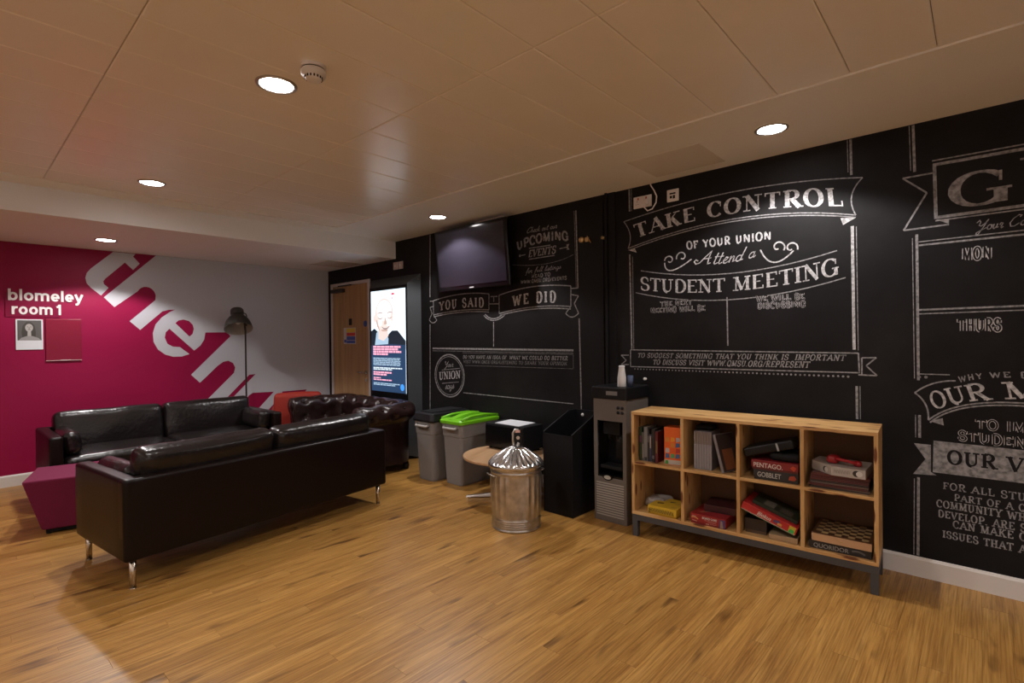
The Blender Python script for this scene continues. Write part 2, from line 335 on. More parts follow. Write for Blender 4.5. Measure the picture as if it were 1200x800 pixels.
# ------------------------------------------------------------------ chalk lettering
def ar(cx, cy, rx, ry, a0, a1, n=12):
    return [(cx+rx*math.cos(math.radians(a0+(a1-a0)*i/n)), cy+ry*math.sin(math.radians(a0+(a1-a0)*i/n))) for i in range(n+1)]
G = {
'A': (.95, [('n', [(.06,0),(.47,1)]), ('k', [(.47,1),(.88,0)]), ('n', [(.22,.34),(.72,.34)])], [(.06,0),(.88,0)]),
'B': (.85, [('k', [(.2,0),(.2,1)]), ('c', [(.2,1)]+ar(.45,.76,.26,.24,90,-90)+[(.2,.52)]), ('c', [(.2,.52)]+ar(.48,.26,.3,.26,90,-90)+[(.2,0)])], []),
'C': (.85, [('c', ar(.46,.5,.38,.5,42,318,18)), ('n', [(.76,.64),(.76,.98)])], []),
'D': (.9, [('k', [(.2,0),(.2,1)]), ('c', [(.2,1)]+ar(.42,.5,.4,.5,90,-90,16)+[(.2,0)])], []),
'E': (.8, [('k', [(.2,0),(.2,1)]), ('n', [(.08,1),(.7,1),(.7,.8)]), ('n', [(.2,.52),(.56,.52)]), ('n', [(.08,0),(.72,0),(.72,.22)])], []),
'F': (.75, [('k', [(.2,0),(.2,1)]), ('n', [(.08,1),(.68,1),(.68,.78)]), ('n', [(.2,.52),(.55,.52)])], [(.2,0)]),
'G': (.95, [('c', ar(.46,.5,.38,.5,42,330,18)), ('k', [(.76,.02),(.76,.42)]), ('n', [(.56,.42),(.92,.42)]), ('n', [(.76,.66),(.76,.98)])], []),
'H': (.98, [('k', [(.2,0),(.2,1)]), ('k', [(.76,0),(.76,1)]), ('n', [(.2,.5),(.76,.5)])], [(.2,0),(.2,1),(.76,0),(.76,1)]),
'I': (.42, [('k', [(.2,0),(.2,1)])], [(.2,0),(.2,1)]),
'K': (.95, [('k', [(.2,0),(.2,1)]), ('n', [(.2,.4),(.74,1)]), ('k', [(.4,.6),(.8,0)])], [(.2,0),(.2,1),(.74,1),(.8,0)]),
'L': (.76, [('k', [(.2,0),(.2,1)]), ('n', [(.08,0),(.7,0),(.7,.28)])], [(.2,1)]),
'M': (1.12, [('n', [(.16,0),(.18,1)]), ('k', [(.18,1),(.54,.05)]), ('n', [(.54,.05),(.9,1)]), ('k', [(.9,1),(.92,0)])], [(.14,0),(.16,1),(.92,0),(.92,1)]),
'N': (1.0, [('n', [(.18,0),(.18,1)]), ('k', [(.18,1),(.8,0)]), ('n', [(.8,0),(.8,1)])], [(.18,0),(.14,1),(.8,1)]),
'O': (.95, [('c', ar(.46,.5,.38,.5,0,360,26))], []),
'P': (.82, [('k', [(.2,0),(.2,1)]), ('c', [(.2,1)]+ar(.46,.73,.28,.27,90,-90)+[(.2,.46)])], [(.2,0)]),
'Q': (.95, [('c', ar(.46,.5,.38,.5,0,360,26)), ('k', [(.5,.25),(.82,-.1)])], []),
'R': (.9, [('k', [(.2,0),(.2,1)]), ('c', [(.2,1)]+ar(.44,.75,.27,.25,90,-90)+[(.2,.5)]), ('k', [(.42,.5),(.8,0)])], [(.2,0),(.2,1),(.8,0)]),
'S': (.78, [('c', ar(.39,.745,.27,.255,35,270,12)+ar(.39,.25,.3,.25,90,-145,12)[1:]), ('n', [(.64,.72),(.64,.98)]), ('n', [(.1,.02),(.1,.28)])], []),
'T': (.85, [('k', [(.42,0),(.42,1)]), ('n', [(.04,.8),(.04,1),(.8,1),(.8,.8)])], [(.42,0)]),
'U': (.95, [('k', [(.2,1),(.2,.35)]+ar(.47,.33,.27,.33,180,270,6)), ('n', ar(.47,.33,.27,.33,270,360,6)+[(.74,1)])], [(.2,1),(.74,1)]),
'V': (.92, [('k', [(.08,1),(.46,0)]), ('n', [(.46,0),(.84,1)])], [(.08,1),(.84,1)]),
'W': (1.3, [('k', [(.08,1),(.38,0)]), ('n', [(.38,0),(.64,.9)]), ('k', [(.64,.9),(.92,0)]), ('n', [(.92,0),(1.2,1)])], [(.08,1),(1.2,1)]),
'X': (.9, [('k', [(.08,1),(.8,0)]), ('n', [(.8,1),(.08,0)])], [(.08,0),(.8,0),(.08,1),(.8,1)]),
'Y': (.9, [('k', [(.08,1),(.44,.46)]), ('n', [(.8,1),(.44,.46)]), ('k', [(.44,.46),(.44,0)])], [(.08,1),(.8,1),(.44,0)]),
'.': (.32, [('k', [(.12,0),(.12,.12)])], []),
'/': (.5, [('n', [(.05,-.08),(.45,1.05)])], []),
' ': (.45, [], []),
# flowing hand, small letters (and three capitals under digits 1 2 3: A, C, Y)
'1': (1.25, [('n', [(.1,.25),(-.1,.35),(-.18,.2),(0,.02),(.25,.12),(.55,.6),(.85,1),(.82,.5),(.88,.05),(1.1,.12)]), ('n', [(.4,.42),(.75,.46),(1.0,.5)])], []),
'2': (.95, [('n', [(.75,.8),(.85,.95),(.6,1.02),(.25,.75),(.05,.35),(.2,.02),(.5,0),(.85,.25)])], []),
'3': (.95, [('n', [(-.1,.75),(.1,.98),(.25,.8),(.2,.5),(.4,.4),(.65,.6),(.9,1)]), ('n', [(.9,1),(.6,.2),(.35,-.35),(.15,-.4),(.15,-.2),(.5,.0),(.95,.2)])], []),
'a': (.55, [('n', ar(.22,.22,.2,.22,60,-300,12)), ('n', [(.4,.45),(.4,.1),(.5,0),(.6,.12)])], []),
'c': (.45, [('n', ar(.25,.22,.2,.22,50,300,9)+[(.5,.12)])], []),
'd': (.6, [('n', ar(.22,.22,.2,.22,60,-300,12)), ('n', [(.52,1),(.42,.3),(.45,.05),(.62,.08)])], []),
'e': (.48, [('n', [(.05,.15),(.3,.28),(.38,.42),(.22,.46),(.08,.25),(.16,.02),(.3,0),(.52,.14)])], []),
'f': (.42, [('n', [(.05,.1),(.3,.6),(.42,1),(.28,1.02),(.2,.5),(.15,-.3),(.05,-.35)]), ('n', [(.08,.45),(.4,.45)])], []),
'g': (.5, [('n', ar(.22,.22,.18,.22,60,-300,12)), ('n', [(.4,.45),(.36,-.3),(.2,-.4),(.1,-.25),(.5,.12)])], []),
'h': (.58, [('n', [(.05,0),(.2,1)]), ('n', [(.1,.25),(.25,.45),(.38,.42),(.38,.05),(.58,.1)])], []),
'i': (.28, [('n', [(.1,.45),(.1,.05),(.28,.1)]), ('n', [(.14,.62),(.14,.7)])], []),
'k': (.55, [('n', [(.05,0),(.2,1)]), ('n', [(.42,.48),(.12,.22),(.42,.02),(.55,.1)])], []),
'l': (.3, [('n', [(.05,.1),(.28,.9),(.2,1.02),(.1,.5),(.12,.04),(.3,.1)])], []),
'n': (.58, [('n', [(.05,.42),(.1,.45),(.1,0)]), ('n', [(.1,.25),(.28,.46),(.38,.4),(.38,.06),(.58,.12)])], []),
'o': (.5, [('n', ar(.24,.22,.19,.22,90,450,12)), ('n', [(.3,.42),(.52,.36)])], []),
'r': (.4, [('n', [(.05,.3),(.12,.48),(.28,.42),(.2,.1),(.28,0),(.42,.1)])], []),
's': (.4, [('n', [(.02,.1),(.22,.46),(.32,.2),(.2,0),(.06,.06),(.42,.12)])], []),
't': (.36, [('n', [(.18,.85),(.1,.1),(.2,0),(.38,.1)]), ('n', [(.02,.55),(.34,.57)])], []),
'u': (.56, [('n', [(.08,.45),(.08,.08),(.2,0),(.36,.2)]), ('n', [(.38,.45),(.38,.08),(.56,.12)])], []),
'w': (.66, [('n', [(.05,.45),(.1,.02),(.28,.42),(.34,.02),(.55,.45),(.66,.38)])], []),
'y': (.52, [('n', [(.08,.45),(.1,.1),(.36,.2)]), ('n', [(.4,.45),(.3,-.25),(.14,-.36),(.1,-.2),(.52,.1)])], []),
}
WALL = None
def lettering(txt, B, T, k=.2, n=.07, ser=.13, m=None, y=-0.0006, track=0.0, parent=None, jit=0.0):
    """letters drawn as painted strokes between baseline points B and cap-line points T (wall X, Z)"""
    tot = sum(G[c][0]+track for c in txt)-track
    Lm = sum((q3(B, (i+1)/8)-q3(B, i/8)).length for i in range(8)); hm = (q3(T, .5)-q3(B, .5)).length; sx = Lm/(tot*hm)
    mb = MB(); x = 0
    def mp(p):
        s = p[0]/(sx*tot); q = q3(B, s).lerp(q3(T, s), p[1]); return (q[0], y, q[1])
    for c in txt:
        adv, strokes, ser_pts = G[c]; dy = random.uniform(-jit, jit)
        for kind, pts in strokes:
            P = [((x+a)*sx, b+dy) for a, b in pts]
            P = [p for i, p in enumerate(P) if i == 0 or (Vector(p)-Vector(P[i-1])).length > 1e-4]
            if kind == 'c' and k != n:
                ws = []
                for i in range(len(P)):
                    a = Vector(P[max(i-1, 0)]); b = Vector(P[min(i+1, len(P)-1)]); t = (b-a); t = abs(t.y)/max(t.length, 1e-6)
                    ws.append(n+(k-n)*t**1.6)
                closed = (Vector(P[0])-Vector(P[-1])).length < 1e-3
                if closed: ws[0] = ws[-1] = k
            else: ws = k if kind == 'k' or kind == 'c' else n
            # shift strokes inwards so that letters keep within the two lines
            hw = (n if kind == 'n' else 0)/2
            P = [(p[0], p[1]*(1-2*hw)+hw) for p in P] if kind in 'nc' else P
            mb.ribbon(P, ws, mp=mp)
        if ser:
            for a, b in ser_pts:
                yy = (n/2 if b < .5 else 1-n/2)+dy; mb.ribbon([((x+a)*sx-ser-k/2, yy), ((x+a)*sx+ser+k/2, yy)], n, mp=mp)
        x += adv+track
    return part('chalk_lettering', mb, m or M_chalk, parent or WALL)
def chalk(strokes, wd=0.009, m=None, y=-0.0006, name='chalk_line', parent=None):
    mb = MB()
    for st in strokes:
        if len(st) == 3 and isinstance(st[2], str): st = [q3(st[0], i/14) for i in range(15)]
        mb.ribbon([tuple(p) for p in st], wd, y=y)
    return part(name, mb, m or M_chalk, parent or WALL)
def curve(p, n=14): return [tuple(q3(p, i/n)) for i in range(n+1)]
def spiral(cx, cz, r, a0, turns, sgn=1, n=22): return [(cx+r*(1-.75*i/n)*math.cos(a0+sgn*turns*2*PI*i/n), cz+r*(1-.75*i/n)*math.sin(a0+sgn*turns*2*PI*i/n)) for i in range(n+1)]
#STRUCT
# ================================================================== SETTING
def struct(name, mb, m, loc=(0, 0, 0), rz=0, **k):
    o = part(name, mb, m, None, **k); o.location = loc; o.rotation_euler = (0, 0, rz); o['kind'] = 'structure'; return o
# floor: screed slab and separate laminate planks
floor = struct('floor', MB().box(XL-.1, XW+.1, YN-.1, YW+.1, -.15, -.008), mat('screed', (.1, .07, .04), .8))
cells = []
for r in range(int(math.floor(YN/PW)), int(math.ceil(YW/PW))):
    y0, y1 = max(YN, r*PW), min(YW, (r+1)*PW); off = (r*PF) % 1.0
    c = math.floor(XL/PL+off)
    while (c-off)*PL < XW:
        x0, x1 = max(XL, (c-off)*PL), min(XW, (c+1-off)*PL)
        if x1-x0 > .01: cells.append((x0, x1, y0, y1))
        c += 1
def seen(c):
    for X in (c[0], (c[0]+c[1])/2, c[1]):
        p = Vector((X, (c[2]+c[3])/2, -1.4)); z = p.dot(fwd)
        if z > .3:
            u, v = 603.8*p.dot(r2)/z, 603.8*p.dot(u2)/z
            if abs(u) < 640 and v > -440 and p.y < 6.2: return True
    return False
vis = sorted([c for c in cells if seen(c)], key=lambda c: ((c[0]+c[1])/2)**2+c[2]**2)[:298]
vs_ = set(vis); rest = MB(); pm = {}
def plank(mb, w_, l_):      # 2 mm bevel on the long and short edges
    e = .0002; b = .0005
    lo = [(0+e, 0+e, -.008), (l_-e, e, -.008), (l_-e, w_-e, -.008), (e, w_-e, -.008)]
    mi = [(p[0], p[1], -b) for p in lo]
    tp = [(e+b, e+b, 0), (l_-e-b, e+b, 0), (l_-e-b, w_-e-b, 0), (e+b, w_-e-b, 0)]
    return mb.add(lo+mi+tp, [(8, 9, 10, 11)]+[(i, (i+1) % 4, 4+(i+1) % 4, 4+i) for i in range(4)]+[(4+i, 4+(i+1) % 4, 8+(i+1) % 4, 8+i) for i in range(4)])
for c in cells:
    l_, w_ = round(c[1]-c[0], 4), round(c[3]-c[2], 4)
    if c in vs_:
        key = (l_, w_)
        if key not in pm: pm[key] = plank(MB(), w_, l_).mesh('plank'); pm[key].materials.append(M_floor)
        o = put('plank', pm[key], None, floor); o.location = (c[0], c[2], 0)
    else:
        t = plank(MB(), w_, l_); rest.add([(v[0]+c[0], v[1]+c[2], v[2]) for v in t.v], t.f)
part('planking', rest, M_floor, floor, kind='stuff')

# walls
WR = struct('wall_right', MB().box(-YW-.1, -YN+.1, 0, .15, -.15, ZC+.2), M_board, loc=(XW, 0, 0), rz=-PI/2); WALL = WR
WF = struct('wall_far', MB().box(XL-.1, XW, 0, .15, -.15, ZC+.2), M_magenta, loc=(0, YW, 0))
struct('wall_left', MB().box(XL-.15, XL, YN, YW, -.15, ZC+.2), M_paint)
struct('wall_near', MB().box(XL, XW, YN-.15, YN, -.15, ZC+.2), M_paint)
# ceiling: slab, metal panels, plaster strip, lowered soffit
CE = struct('ceiling', MB().box(XL-.1, XW+.1, YN-.1, YW+.1, ZC+.012, ZC+.2), M_frame)
panel_meshes = {}
YE = 5.10
xs = [2.838, 1.666, .499, -.668, -1.835, XL]; rows = []
y = YE
while y > YN: rows.append((max(YN, y-.3105), y)); y -= .3105
for i in range(len(xs)-1):
    for (y0, y1) in rows:
        a, b = round(xs[i]-xs[i+1], 4), round(y1-y0, 4); e, bv = .0012, .005
        if (a, b) not in panel_meshes:
            mb = MB(); t = [(e, e, .012), (a-e, e, .012), (a-e, b-e, .012), (e, b-e, .012)]; mi = [(p[0], p[1], .003) for p in t]
            lo = [(e+bv, e+bv, 0), (a-e-bv, e+bv, 0), (a-e-bv, b-e-bv, 0), (e+bv, b-e-bv, 0)]
            mb.add(t+mi+lo, [(8, 11, 10, 9)]+[(i_, 4+i_, 4+(i_+1) % 4, (i_+1) % 4) for i_ in range(4)]+[(4+i_, 8+i_, 8+(i_+1) % 4, 4+(i_+1) % 4) for i_ in range(4)])
            me = mb.mesh('ceiling_panel'); me.materials.append(M_ceil); panel_meshes[(a, b)] = me
        o = put('ceiling_panel', panel_meshes[(a, b)], None, CE); o.location = (xs[i+1], y0, ZC)
part('plaster_strip', MB().box(2.846, XW, YN, YB+.02, ZC-.002, ZC+.012).box(XL, 2.846, YE+.008, YB+.02, ZC-.002, ZC+.012), M_plaster, CE)
part('edge_trim', MB().box(2.838, 2.846, YN, YE+.008, ZC-.007, ZC+.012).box(XL, 2.838, YE, YE+.008, ZC-.007, ZC+.012), M_plaster, CE)
part('soffit', MB().box(XL, XW, YB, YW, ZS, ZC+.01), M_paint, CE)
# access hatches
hm = mat('hatch_paint', (.80, .75, .68), .22)
mb = MB().hexa([(3.19, 1.81, ZC-.004), (3.19, 1.30, ZC-.004), (3.64, 1.30, ZC-.004), (3.64, 1.81, ZC-.004)], [(3.19, 1.81, ZC), (3.19, 1.30, ZC), (3.64, 1.30, ZC), (3.64, 1.81, ZC)])
part('access_hatch', mb, hm, CE)
part('access_hatch', MB().box(3.22, 3.70, 6.0, 6.5, ZS-.004, ZS), hm, CE)
# skirting
def skirt(name, L, loc, rz):
    mb = MB()
    mb.add([(0, 0, 0), (L, 0, 0), (L, -.016, 0), (0, -.016, 0), (0, 0, .112), (L, 0, .112), (L, -.009, .112), (0, -.009, .112), (0, -.016, .098), (L, -.016, .098)],
           [(0, 1, 2, 3), (4, 7, 6, 5), (3, 2, 9, 8), (8, 9, 6, 7), (0, 3, 8, 7, 4), (1, 5, 6, 9, 2), (0, 4, 5, 1)])
    return struct(name, mb, M_skirt, loc, rz)
skirt('baseboard_right', 5.90-YN, (XW-.0005, 5.90, 0), -PI/2)
skirt('baseboard_far', XW-XL-.02, (XL, YW-.0005, 0), 0)

# ---- far wall graphic
F1 = -.0012
W1 = [(3.764,2.394),(1.645,2.394),(1.161,1.888),(1.251,1.785)] + ar(1.545,1.915,.093,.112,150,10,9) + [(1.633,1.88),(1.386,1.633),(1.483,1.536),(1.700,1.752),(1.76,1.772),(1.83,1.778)]
W1 += [(1.77,1.745),(1.69,1.68),(1.63,1.60),(1.603,1.50),(1.608,1.40),(1.65,1.31),(1.72,1.25),(1.80,1.222),(1.89,1.222),(1.969,1.248)]
W1 += [(1.872,1.334),(1.80,1.34),(1.745,1.375),(1.719,1.447),(1.73,1.51),(1.768,1.551),(2.020,1.289),(2.09,1.35),(2.13,1.42),(2.145,1.507),(2.389,1.510),(2.43,1.46),(1.983,.999),(2.077,.896),(2.276,1.092)]
W1 += [(2.34,1.14),(2.40,1.152),(2.455,1.12),(2.48,1.06),(2.465,.994),(2.12,.65),(2.20,.56),(2.30,.607),(2.649,.959),(2.728,.963),(2.35,.585),(2.43,.45),(2.60,.63),(2.64,.69),(2.69,.720),(2.961,.712),(2.60,.35),(2.68,.27),(3.065,.655),(3.075,.706),(3.42,.706),(3.02,.30),(3.764,.30)]
for_part = MB().poly(W1, F1)
part('white_graphic', for_part, M_white_wall, WF)
Tt = [(1.249,2.39),(1.45,2.39),(1.428,2.357),(1.488,2.284),(1.426,2.207),(1.352,2.284),(1.175,2.09),(1.158,2.06),(1.163,2.031),(1.203,1.993),(1.137,1.907),(1.052,1.985),(1.018,2.03),(1.008,2.087),(1.02,2.14),(1.055,2.191)]
part('white_letter', MB().poly(Tt, F1), M_white_wall, WF)
part('letter_counter', MB().poly([(1.828,1.618),(1.86,1.65),(1.913,1.662),(1.97,1.645),(2.008,1.60),(2.02,1.55),(2.005,1.49),(1.972,1.459)], F1*2), M_magenta, WF)

# ---- black wall: chalk art (local x = -y of the room)
def Y(*pts): return [(-a, b) for a, b in pts]
A_ = dict(k=.20, n=.07)
# panel edges
chalk([Y((2.117,2.60),(2.115,2.42)), Y((2.117,2.07),(2.106,1.30)), Y((.589,2.60),(.586,2.38)), Y((.284,2.60),(.278,2.33)), Y((.270,1.97),(.266,1.13)), Y((.262,.93),(.262,.80)), Y((.268,.57),(.272,.118)),
       Y((4.683,2.60),(4.698,1.88)), Y((4.703,1.566),(4.721,.56)), Y((2.646,2.52),(2.632,1.83)), Y((2.622,1.565),(2.606,.70)), Y((.565,1.08),(.564,.878))], .013, M_chalk_mid)
chalk([Y((.583,2.065),(.577,1.305))], .016, M_chalk)
chalk([Y((2.096,2.60),(2.098,2.42)), Y((2.092,2.05),(2.088,1.30)), Y((.562,2.06),(.556,1.30)), Y((.606,2.60),(.603,2.40)), Y((.302,2.6),(.296,2.34)), Y((.290,1.95),(.284,1.14)), Y((.280,.93),(.280,.80)), Y((.287,.56),(.291,.118)),
       Y((2.664,2.52),(2.650,1.84)), Y((.548,1.08),(.547,.878))], .004, M_chalk_mid)
# TAKE CONTROL banner
chalk([curve(Y((2.169,2.345),(1.30,2.405+.012),(.528,2.352))), curve(Y((2.132,2.121),(1.30,2.225),(.564,2.130))), curve(Y((2.125,2.106),(1.30,2.208),(.564,2.116))),
       curve(Y((2.169,2.345),(2.112,2.23),(2.132,2.121))), curve(Y((.528,2.352),(.585,2.25),(.564,2.130)))], .007, M_chalk_mid)
part('chalk_fold', MB().poly(Y((2.132,2.108),(2.055,2.078),(2.072,2.118))).poly(Y((.644,2.124),(.631,2.080),(.564,2.114))), M_chalk, WR)
lettering('TAKE CONTROL', Y((2.05,2.195),(1.33,2.265),(.626,2.195)), Y((2.085,2.305),(1.33,2.372),(.640,2.312)), k=.27, n=.07, ser=.09, track=.14)
lettering('OF YOUR UNION', Y((1.635,2.052),(1.045,2.047)), Y((1.641,2.110),(1.045,2.103)), k=.2, n=.17, ser=0, track=.14)
lettering('1ttend a', Y((1.57,1.928),(1.35,1.915),(1.155,1.938)), Y((1.53,2.028),(1.31,2.015),(1.115,2.035)), k=.07, n=.07, ser=0)
chalk([curve(Y((1.815,1.97),(1.76,1.905),(1.60,1.975))), spiral(-1.775, 1.985, .04, PI, .9, -1), spiral(-1.675, 2.0, .045, -PI*.9, .9, -1),
       curve(Y((1.115,1.985),(1.03,1.89),(.91,1.955))), spiral(-1.005, 1.99, .045, -PI*.2, .9, 1), spiral(-.925, 1.975, .042, -.4, .9, 1)], .009, M_chalk)
chalk([curve(Y((2.019,1.928),(1.33,1.842),(.664,1.925))), curve(Y((2.066,1.755),(1.34,1.655),(.619,1.752)))], .007, M_chalk_mid)
lettering('STUDENT MEETING', Y((2.025,1.775),(1.335,1.715),(.650,1.775)), Y((2.025,1.880),(1.335,1.812),(.655,1.885)), k=.2, n=.075, ser=.1, track=.05)
def outline(txt, B, T, m=M_chalk, k=.25, inner=.12, track=.16):
    lettering(txt, B, T, k=k, n=k, ser=0, m=m, track=track); lettering(txt, B, T, k=inner, n=inner, ser=0, m=M_board, y=-.0011, track=track)
outline('THE NEXT', Y((1.850,1.632),(1.600,1.632)), Y((1.853,1.674),(1.602,1.674)))
outline('MEETING WILL BE', Y((1.935,1.583),(1.503,1.583)), Y((1.937,1.626),(1.503,1.627)))
outline('WE WILL BE', Y((1.143,1.630),(.848,1.630)), Y((1.146,1.671),(.85,1.671)))
outline('DISCUSSING', Y((1.136,1.581),(.842,1.581)), Y((1.136,1.622),(.842,1.622)))
chalk([Y((1.342,1.675),(1.339,1.327))], .009, M_chalk_mid)
chalk([Y((2.118,1.292),(.555,1.283)), Y((.555,1.283),(.551,1.160)), Y((.551,1.163),(2.119,1.155)), Y((2.118,1.292),(2.119,1.155))], .008, M_chalk_mid)
lettering('TO SUGGEST SOMETHING THAT YOU THINK IS  IMPORTANT', Y((2.056,1.230),(.627,1.234)), Y((2.046,1.266),(.618,1.272)), k=.17, n=.13, ser=.06, track=.12, m=M_chalk_mid)
lettering('TO DISCUSS VISIT WWW.QMSU.ORG/REPRESENT', Y((1.922,1.178),(.825,1.184)), Y((1.913,1.216),(.816,1.226)), k=.17, n=.13, ser=.06, track=.12, m=M_chalk_mid)
dm = MB()
for i in range(56): dm.disc((-2.08+i*1.471/55, 1.137), .0052+.002*(i/56), 8)
part('chalk_dots', dm, M_chalk_mid, WR)
chalk([Y((.538,1.255),(.465,1.257)), Y((.465,1.257),(.516,1.207)), Y((.516,1.207),(.462,1.149)), Y((.462,1.149),(.556,1.150)), Y((.538,1.255),(.538,1.150)),
       Y((2.134,1.248),(2.205,1.247)), Y((2.205,1.247),(2.158,1.205)), Y((2.158,1.205),(2.206,1.169)), Y((2.206,1.169),(2.134,1.171))], .008, M_chalk_mid)
# YOU SAID / WE DID banner
chalk([curve(Y((4.638,1.835),(4.17,1.880),(3.740,1.855))), Y((3.740,1.855),(3.743,1.690)), curve(Y((3.743,1.690),(4.17,1.705),(4.638,1.672))), Y((4.638,1.835),(4.638,1.672)),
       curve(Y((3.745,1.668),(4.17,1.685),(4.638,1.650))), Y((3.740,1.752),(3.597,1.745)), curve(Y((3.80,1.649),(3.683,1.598),(3.54,1.640))), curve(Y((3.82,1.638),(3.683,1.580),(3.52,1.628))),
       curve(Y((3.595,1.832),(3.15,1.885),(2.708,1.858))), Y((2.708,1.858),(2.711,1.672)), curve(Y((2.711,1.675),(3.15,1.692),(3.597,1.647))), Y((3.597,1.832),(3.597,1.647)),
       curve(Y((2.711,1.652),(3.15,1.672),(3.59,1.628))), Y((2.709,1.835),(2.632,1.835)), Y((2.709,1.782),(2.627,1.765)), Y((2.627,1.765),(2.673,1.70)), Y((2.673,1.70),(2.628,1.612)), curve(Y((2.628,1.612),(2.70,1.58),(2.768,1.616))), Y((2.711,1.675),(2.768,1.616)),
       Y((4.70,1.832),(4.638,1.832)), Y((4.638,1.769),(4.70,1.762)), Y((4.70,1.762),(4.665,1.69)), Y((4.665,1.69),(4.715,1.618)), curve(Y((4.715,1.618),(4.65,1.582),(4.58,1.612))), Y((4.638,1.672),(4.58,1.612)),
       Y((3.72,1.825),(3.62,1.822)), Y((3.672,1.822),(3.672,1.77))], .010, M_chalk_mid)
lettering('YOU SAID', Y((4.53,1.716),(4.17,1.735),(3.82,1.722)), Y((4.53,1.812),(4.17,1.832),(3.82,1.818)), k=.22, n=.13, ser=.05, track=.32, m=M_chalk)
lettering('WE DID', Y((3.41,1.712),(3.14,1.728),(2.88,1.722)), Y((3.41,1.812),(3.14,1.830),(2.88,1.824)), k=.22, n=.13, ser=.05, track=.36, m=M_chalk)
chalk([Y((3.678,1.565),(3.682,1.313))], .010, M_chalk_mid)
chalk([Y((4.662,1.290),(2.688,1.283))], .018, M_chalk_mid)
chalk([Y((4.662,1.262),(2.688,1.258))], .006, M_chalk_dim)
chalk([[(-4.377+.245*math.cos(t*PI/24), .987+.235*math.sin(t*PI/24)) for t in range(49)]], .014, M_chalk_mid)
chalk([[(-4.377+.222*math.cos(t*PI/24), .987+.212*math.sin(t*PI/24)) for t in range(49)], Y((4.50,1.045),(4.20,1.075)), Y((4.50,.895),(4.22,.925))], .006, M_chalk_mid)
lettering('3our', Y((4.46,1.075),(4.31,1.085)), Y((4.44,1.150),(4.29,1.160)), k=.09, n=.09, ser=0, m=M_chalk_mid)
lettering('UNION', Y((4.55,.935),(4.19,.968)), Y((4.55,1.020),(4.19,1.052)), k=.19, n=.08, ser=.08, track=.08, m=M_chalk)
lettering('says', Y((4.45,.83),(4.30,.845)), Y((4.43,.925),(4.28,.94)), k=.09, n=.09, ser=0, m=M_chalk_mid)
lettering('DO YOU HAVE AN IDEA OF  WHAT WE COULD DO BETTER', Y((4.150,1.183),(2.754,1.192)), Y((4.142,1.217),(2.748,1.229)), k=.18, n=.13, ser=.06, track=.12, m=M_chalk_mid)
lettering('VISIT WWW.QMSU.ORG/LISTENING TO SHARE YOUR OPINION.', Y((4.142,1.134),(2.750,1.146)), Y((4.135,1.166),(2.745,1.178)), k=.18, n=.13, ser=.06, track=.12, m=M_chalk_dim)
chalk([Y((4.154,1.244),(2.690,1.246)), Y((2.690,1.246),(2.690,1.118)), Y((2.690,1.118),(4.116,1.108))], .004, M_chalk_dim)
chalk([Y((4.148,.812),(2.694,.805))], .008, M_chalk_mid)
lettering('2heck out our', Y((3.225,2.400),(2.86,2.395)), Y((3.20,2.455),(2.84,2.452)), k=.1, n=.1, ser=0, m=M_chalk_mid)
lettering('UPCOMING', Y((3.345,2.255),(3.03,2.292),(2.725,2.265)), Y((3.360,2.332),(3.03,2.375),(2.735,2.345)), k=.24, n=.2, ser=0, track=.1, m=M_chalk_mid)
lettering('EVENTS', Y((3.205,2.168),(2.878,2.170)), Y((3.190,2.236),(2.862,2.240)), k=.2, n=.11, ser=.07, track=.1, m=M_chalk_mid)
chalk([Y((3.193,2.254),(2.935,2.252)), Y((3.195,2.150),(2.887,2.152)), Y((3.31,2.196),(3.24,2.200)), Y((2.83,2.205),(2.75,2.210))], .008, M_chalk_mid)
chalk([curve(Y((3.416,2.120),(3.0,2.085),(2.677,2.135)))], .005, M_chalk_dim)
part('chalk_tip', MB().disc((-3.31, 2.197), .013).poly(Y((2.75,2.235),(2.72,2.235),(2.735,2.21),(2.72,2.185),(2.75,2.185))), M_chalk_mid, WR)
lettering('for full listings', Y((3.24,2.015),(2.82,2.022)), Y((3.22,2.068),(2.80,2.072)), k=.1, n=.1, ser=0, m=M_chalk_mid)
lettering('HEAD TO', Y((3.165,1.966),(2.939,1.968)), Y((3.165,1.999),(2.939,2.002)), k=.18, n=.15, ser=0, track=.12, m=M_chalk_mid)
lettering('WWW.QMSU.ORG/EVENTS', Y((3.305,1.924),(2.755,1.918)), Y((3.300,1.956),(2.752,1.952)), k=.18, n=.15, ser=0, track=.12, m=M_chalk_mid)
# right-hand calendar board
chalk([Y((.197,2.350),(-.30,2.348)), Y((.190,2.350),(.184,2.045)), Y((.184,2.052),(-.30,2.058))], .016, M_chalk_brown)
chalk([Y((.200,2.374),(-.30,2.372)), Y((.187,2.034),(-.30,2.038))], .007, M_chalk_brown)
chalk([Y((.333,2.304),(.196,2.306)), Y((.333,2.304),(.224,2.199)), Y((.224,2.199),(.330,2.001)), Y((.330,2.001),(.128,2.005))], .009, M_chalk_brown)
part('chalk_fold', MB().poly(Y((.184,2.040),(.128,2.036),(.128,2.008))), M_chalk_brown, WR)
gx, gz, gs = -.128, 2.092, .178
lettering('G', [(gx, gz), (gx+.261, gz)], [(gx, gz+gs), (gx+.261, gz+gs)], k=.30, n=.07, ser=0, m=M_chalk_brown)
chalk([Y((-.155,2.298),(-.30,2.298))], .010, M_chalk_brown)
lettering('3our 2on', Y((.020,1.950),(-.20,1.955)), Y((.005,2.010),(-.215,2.015)), k=.08, n=.08, ser=0, m=M_chalk_mid)
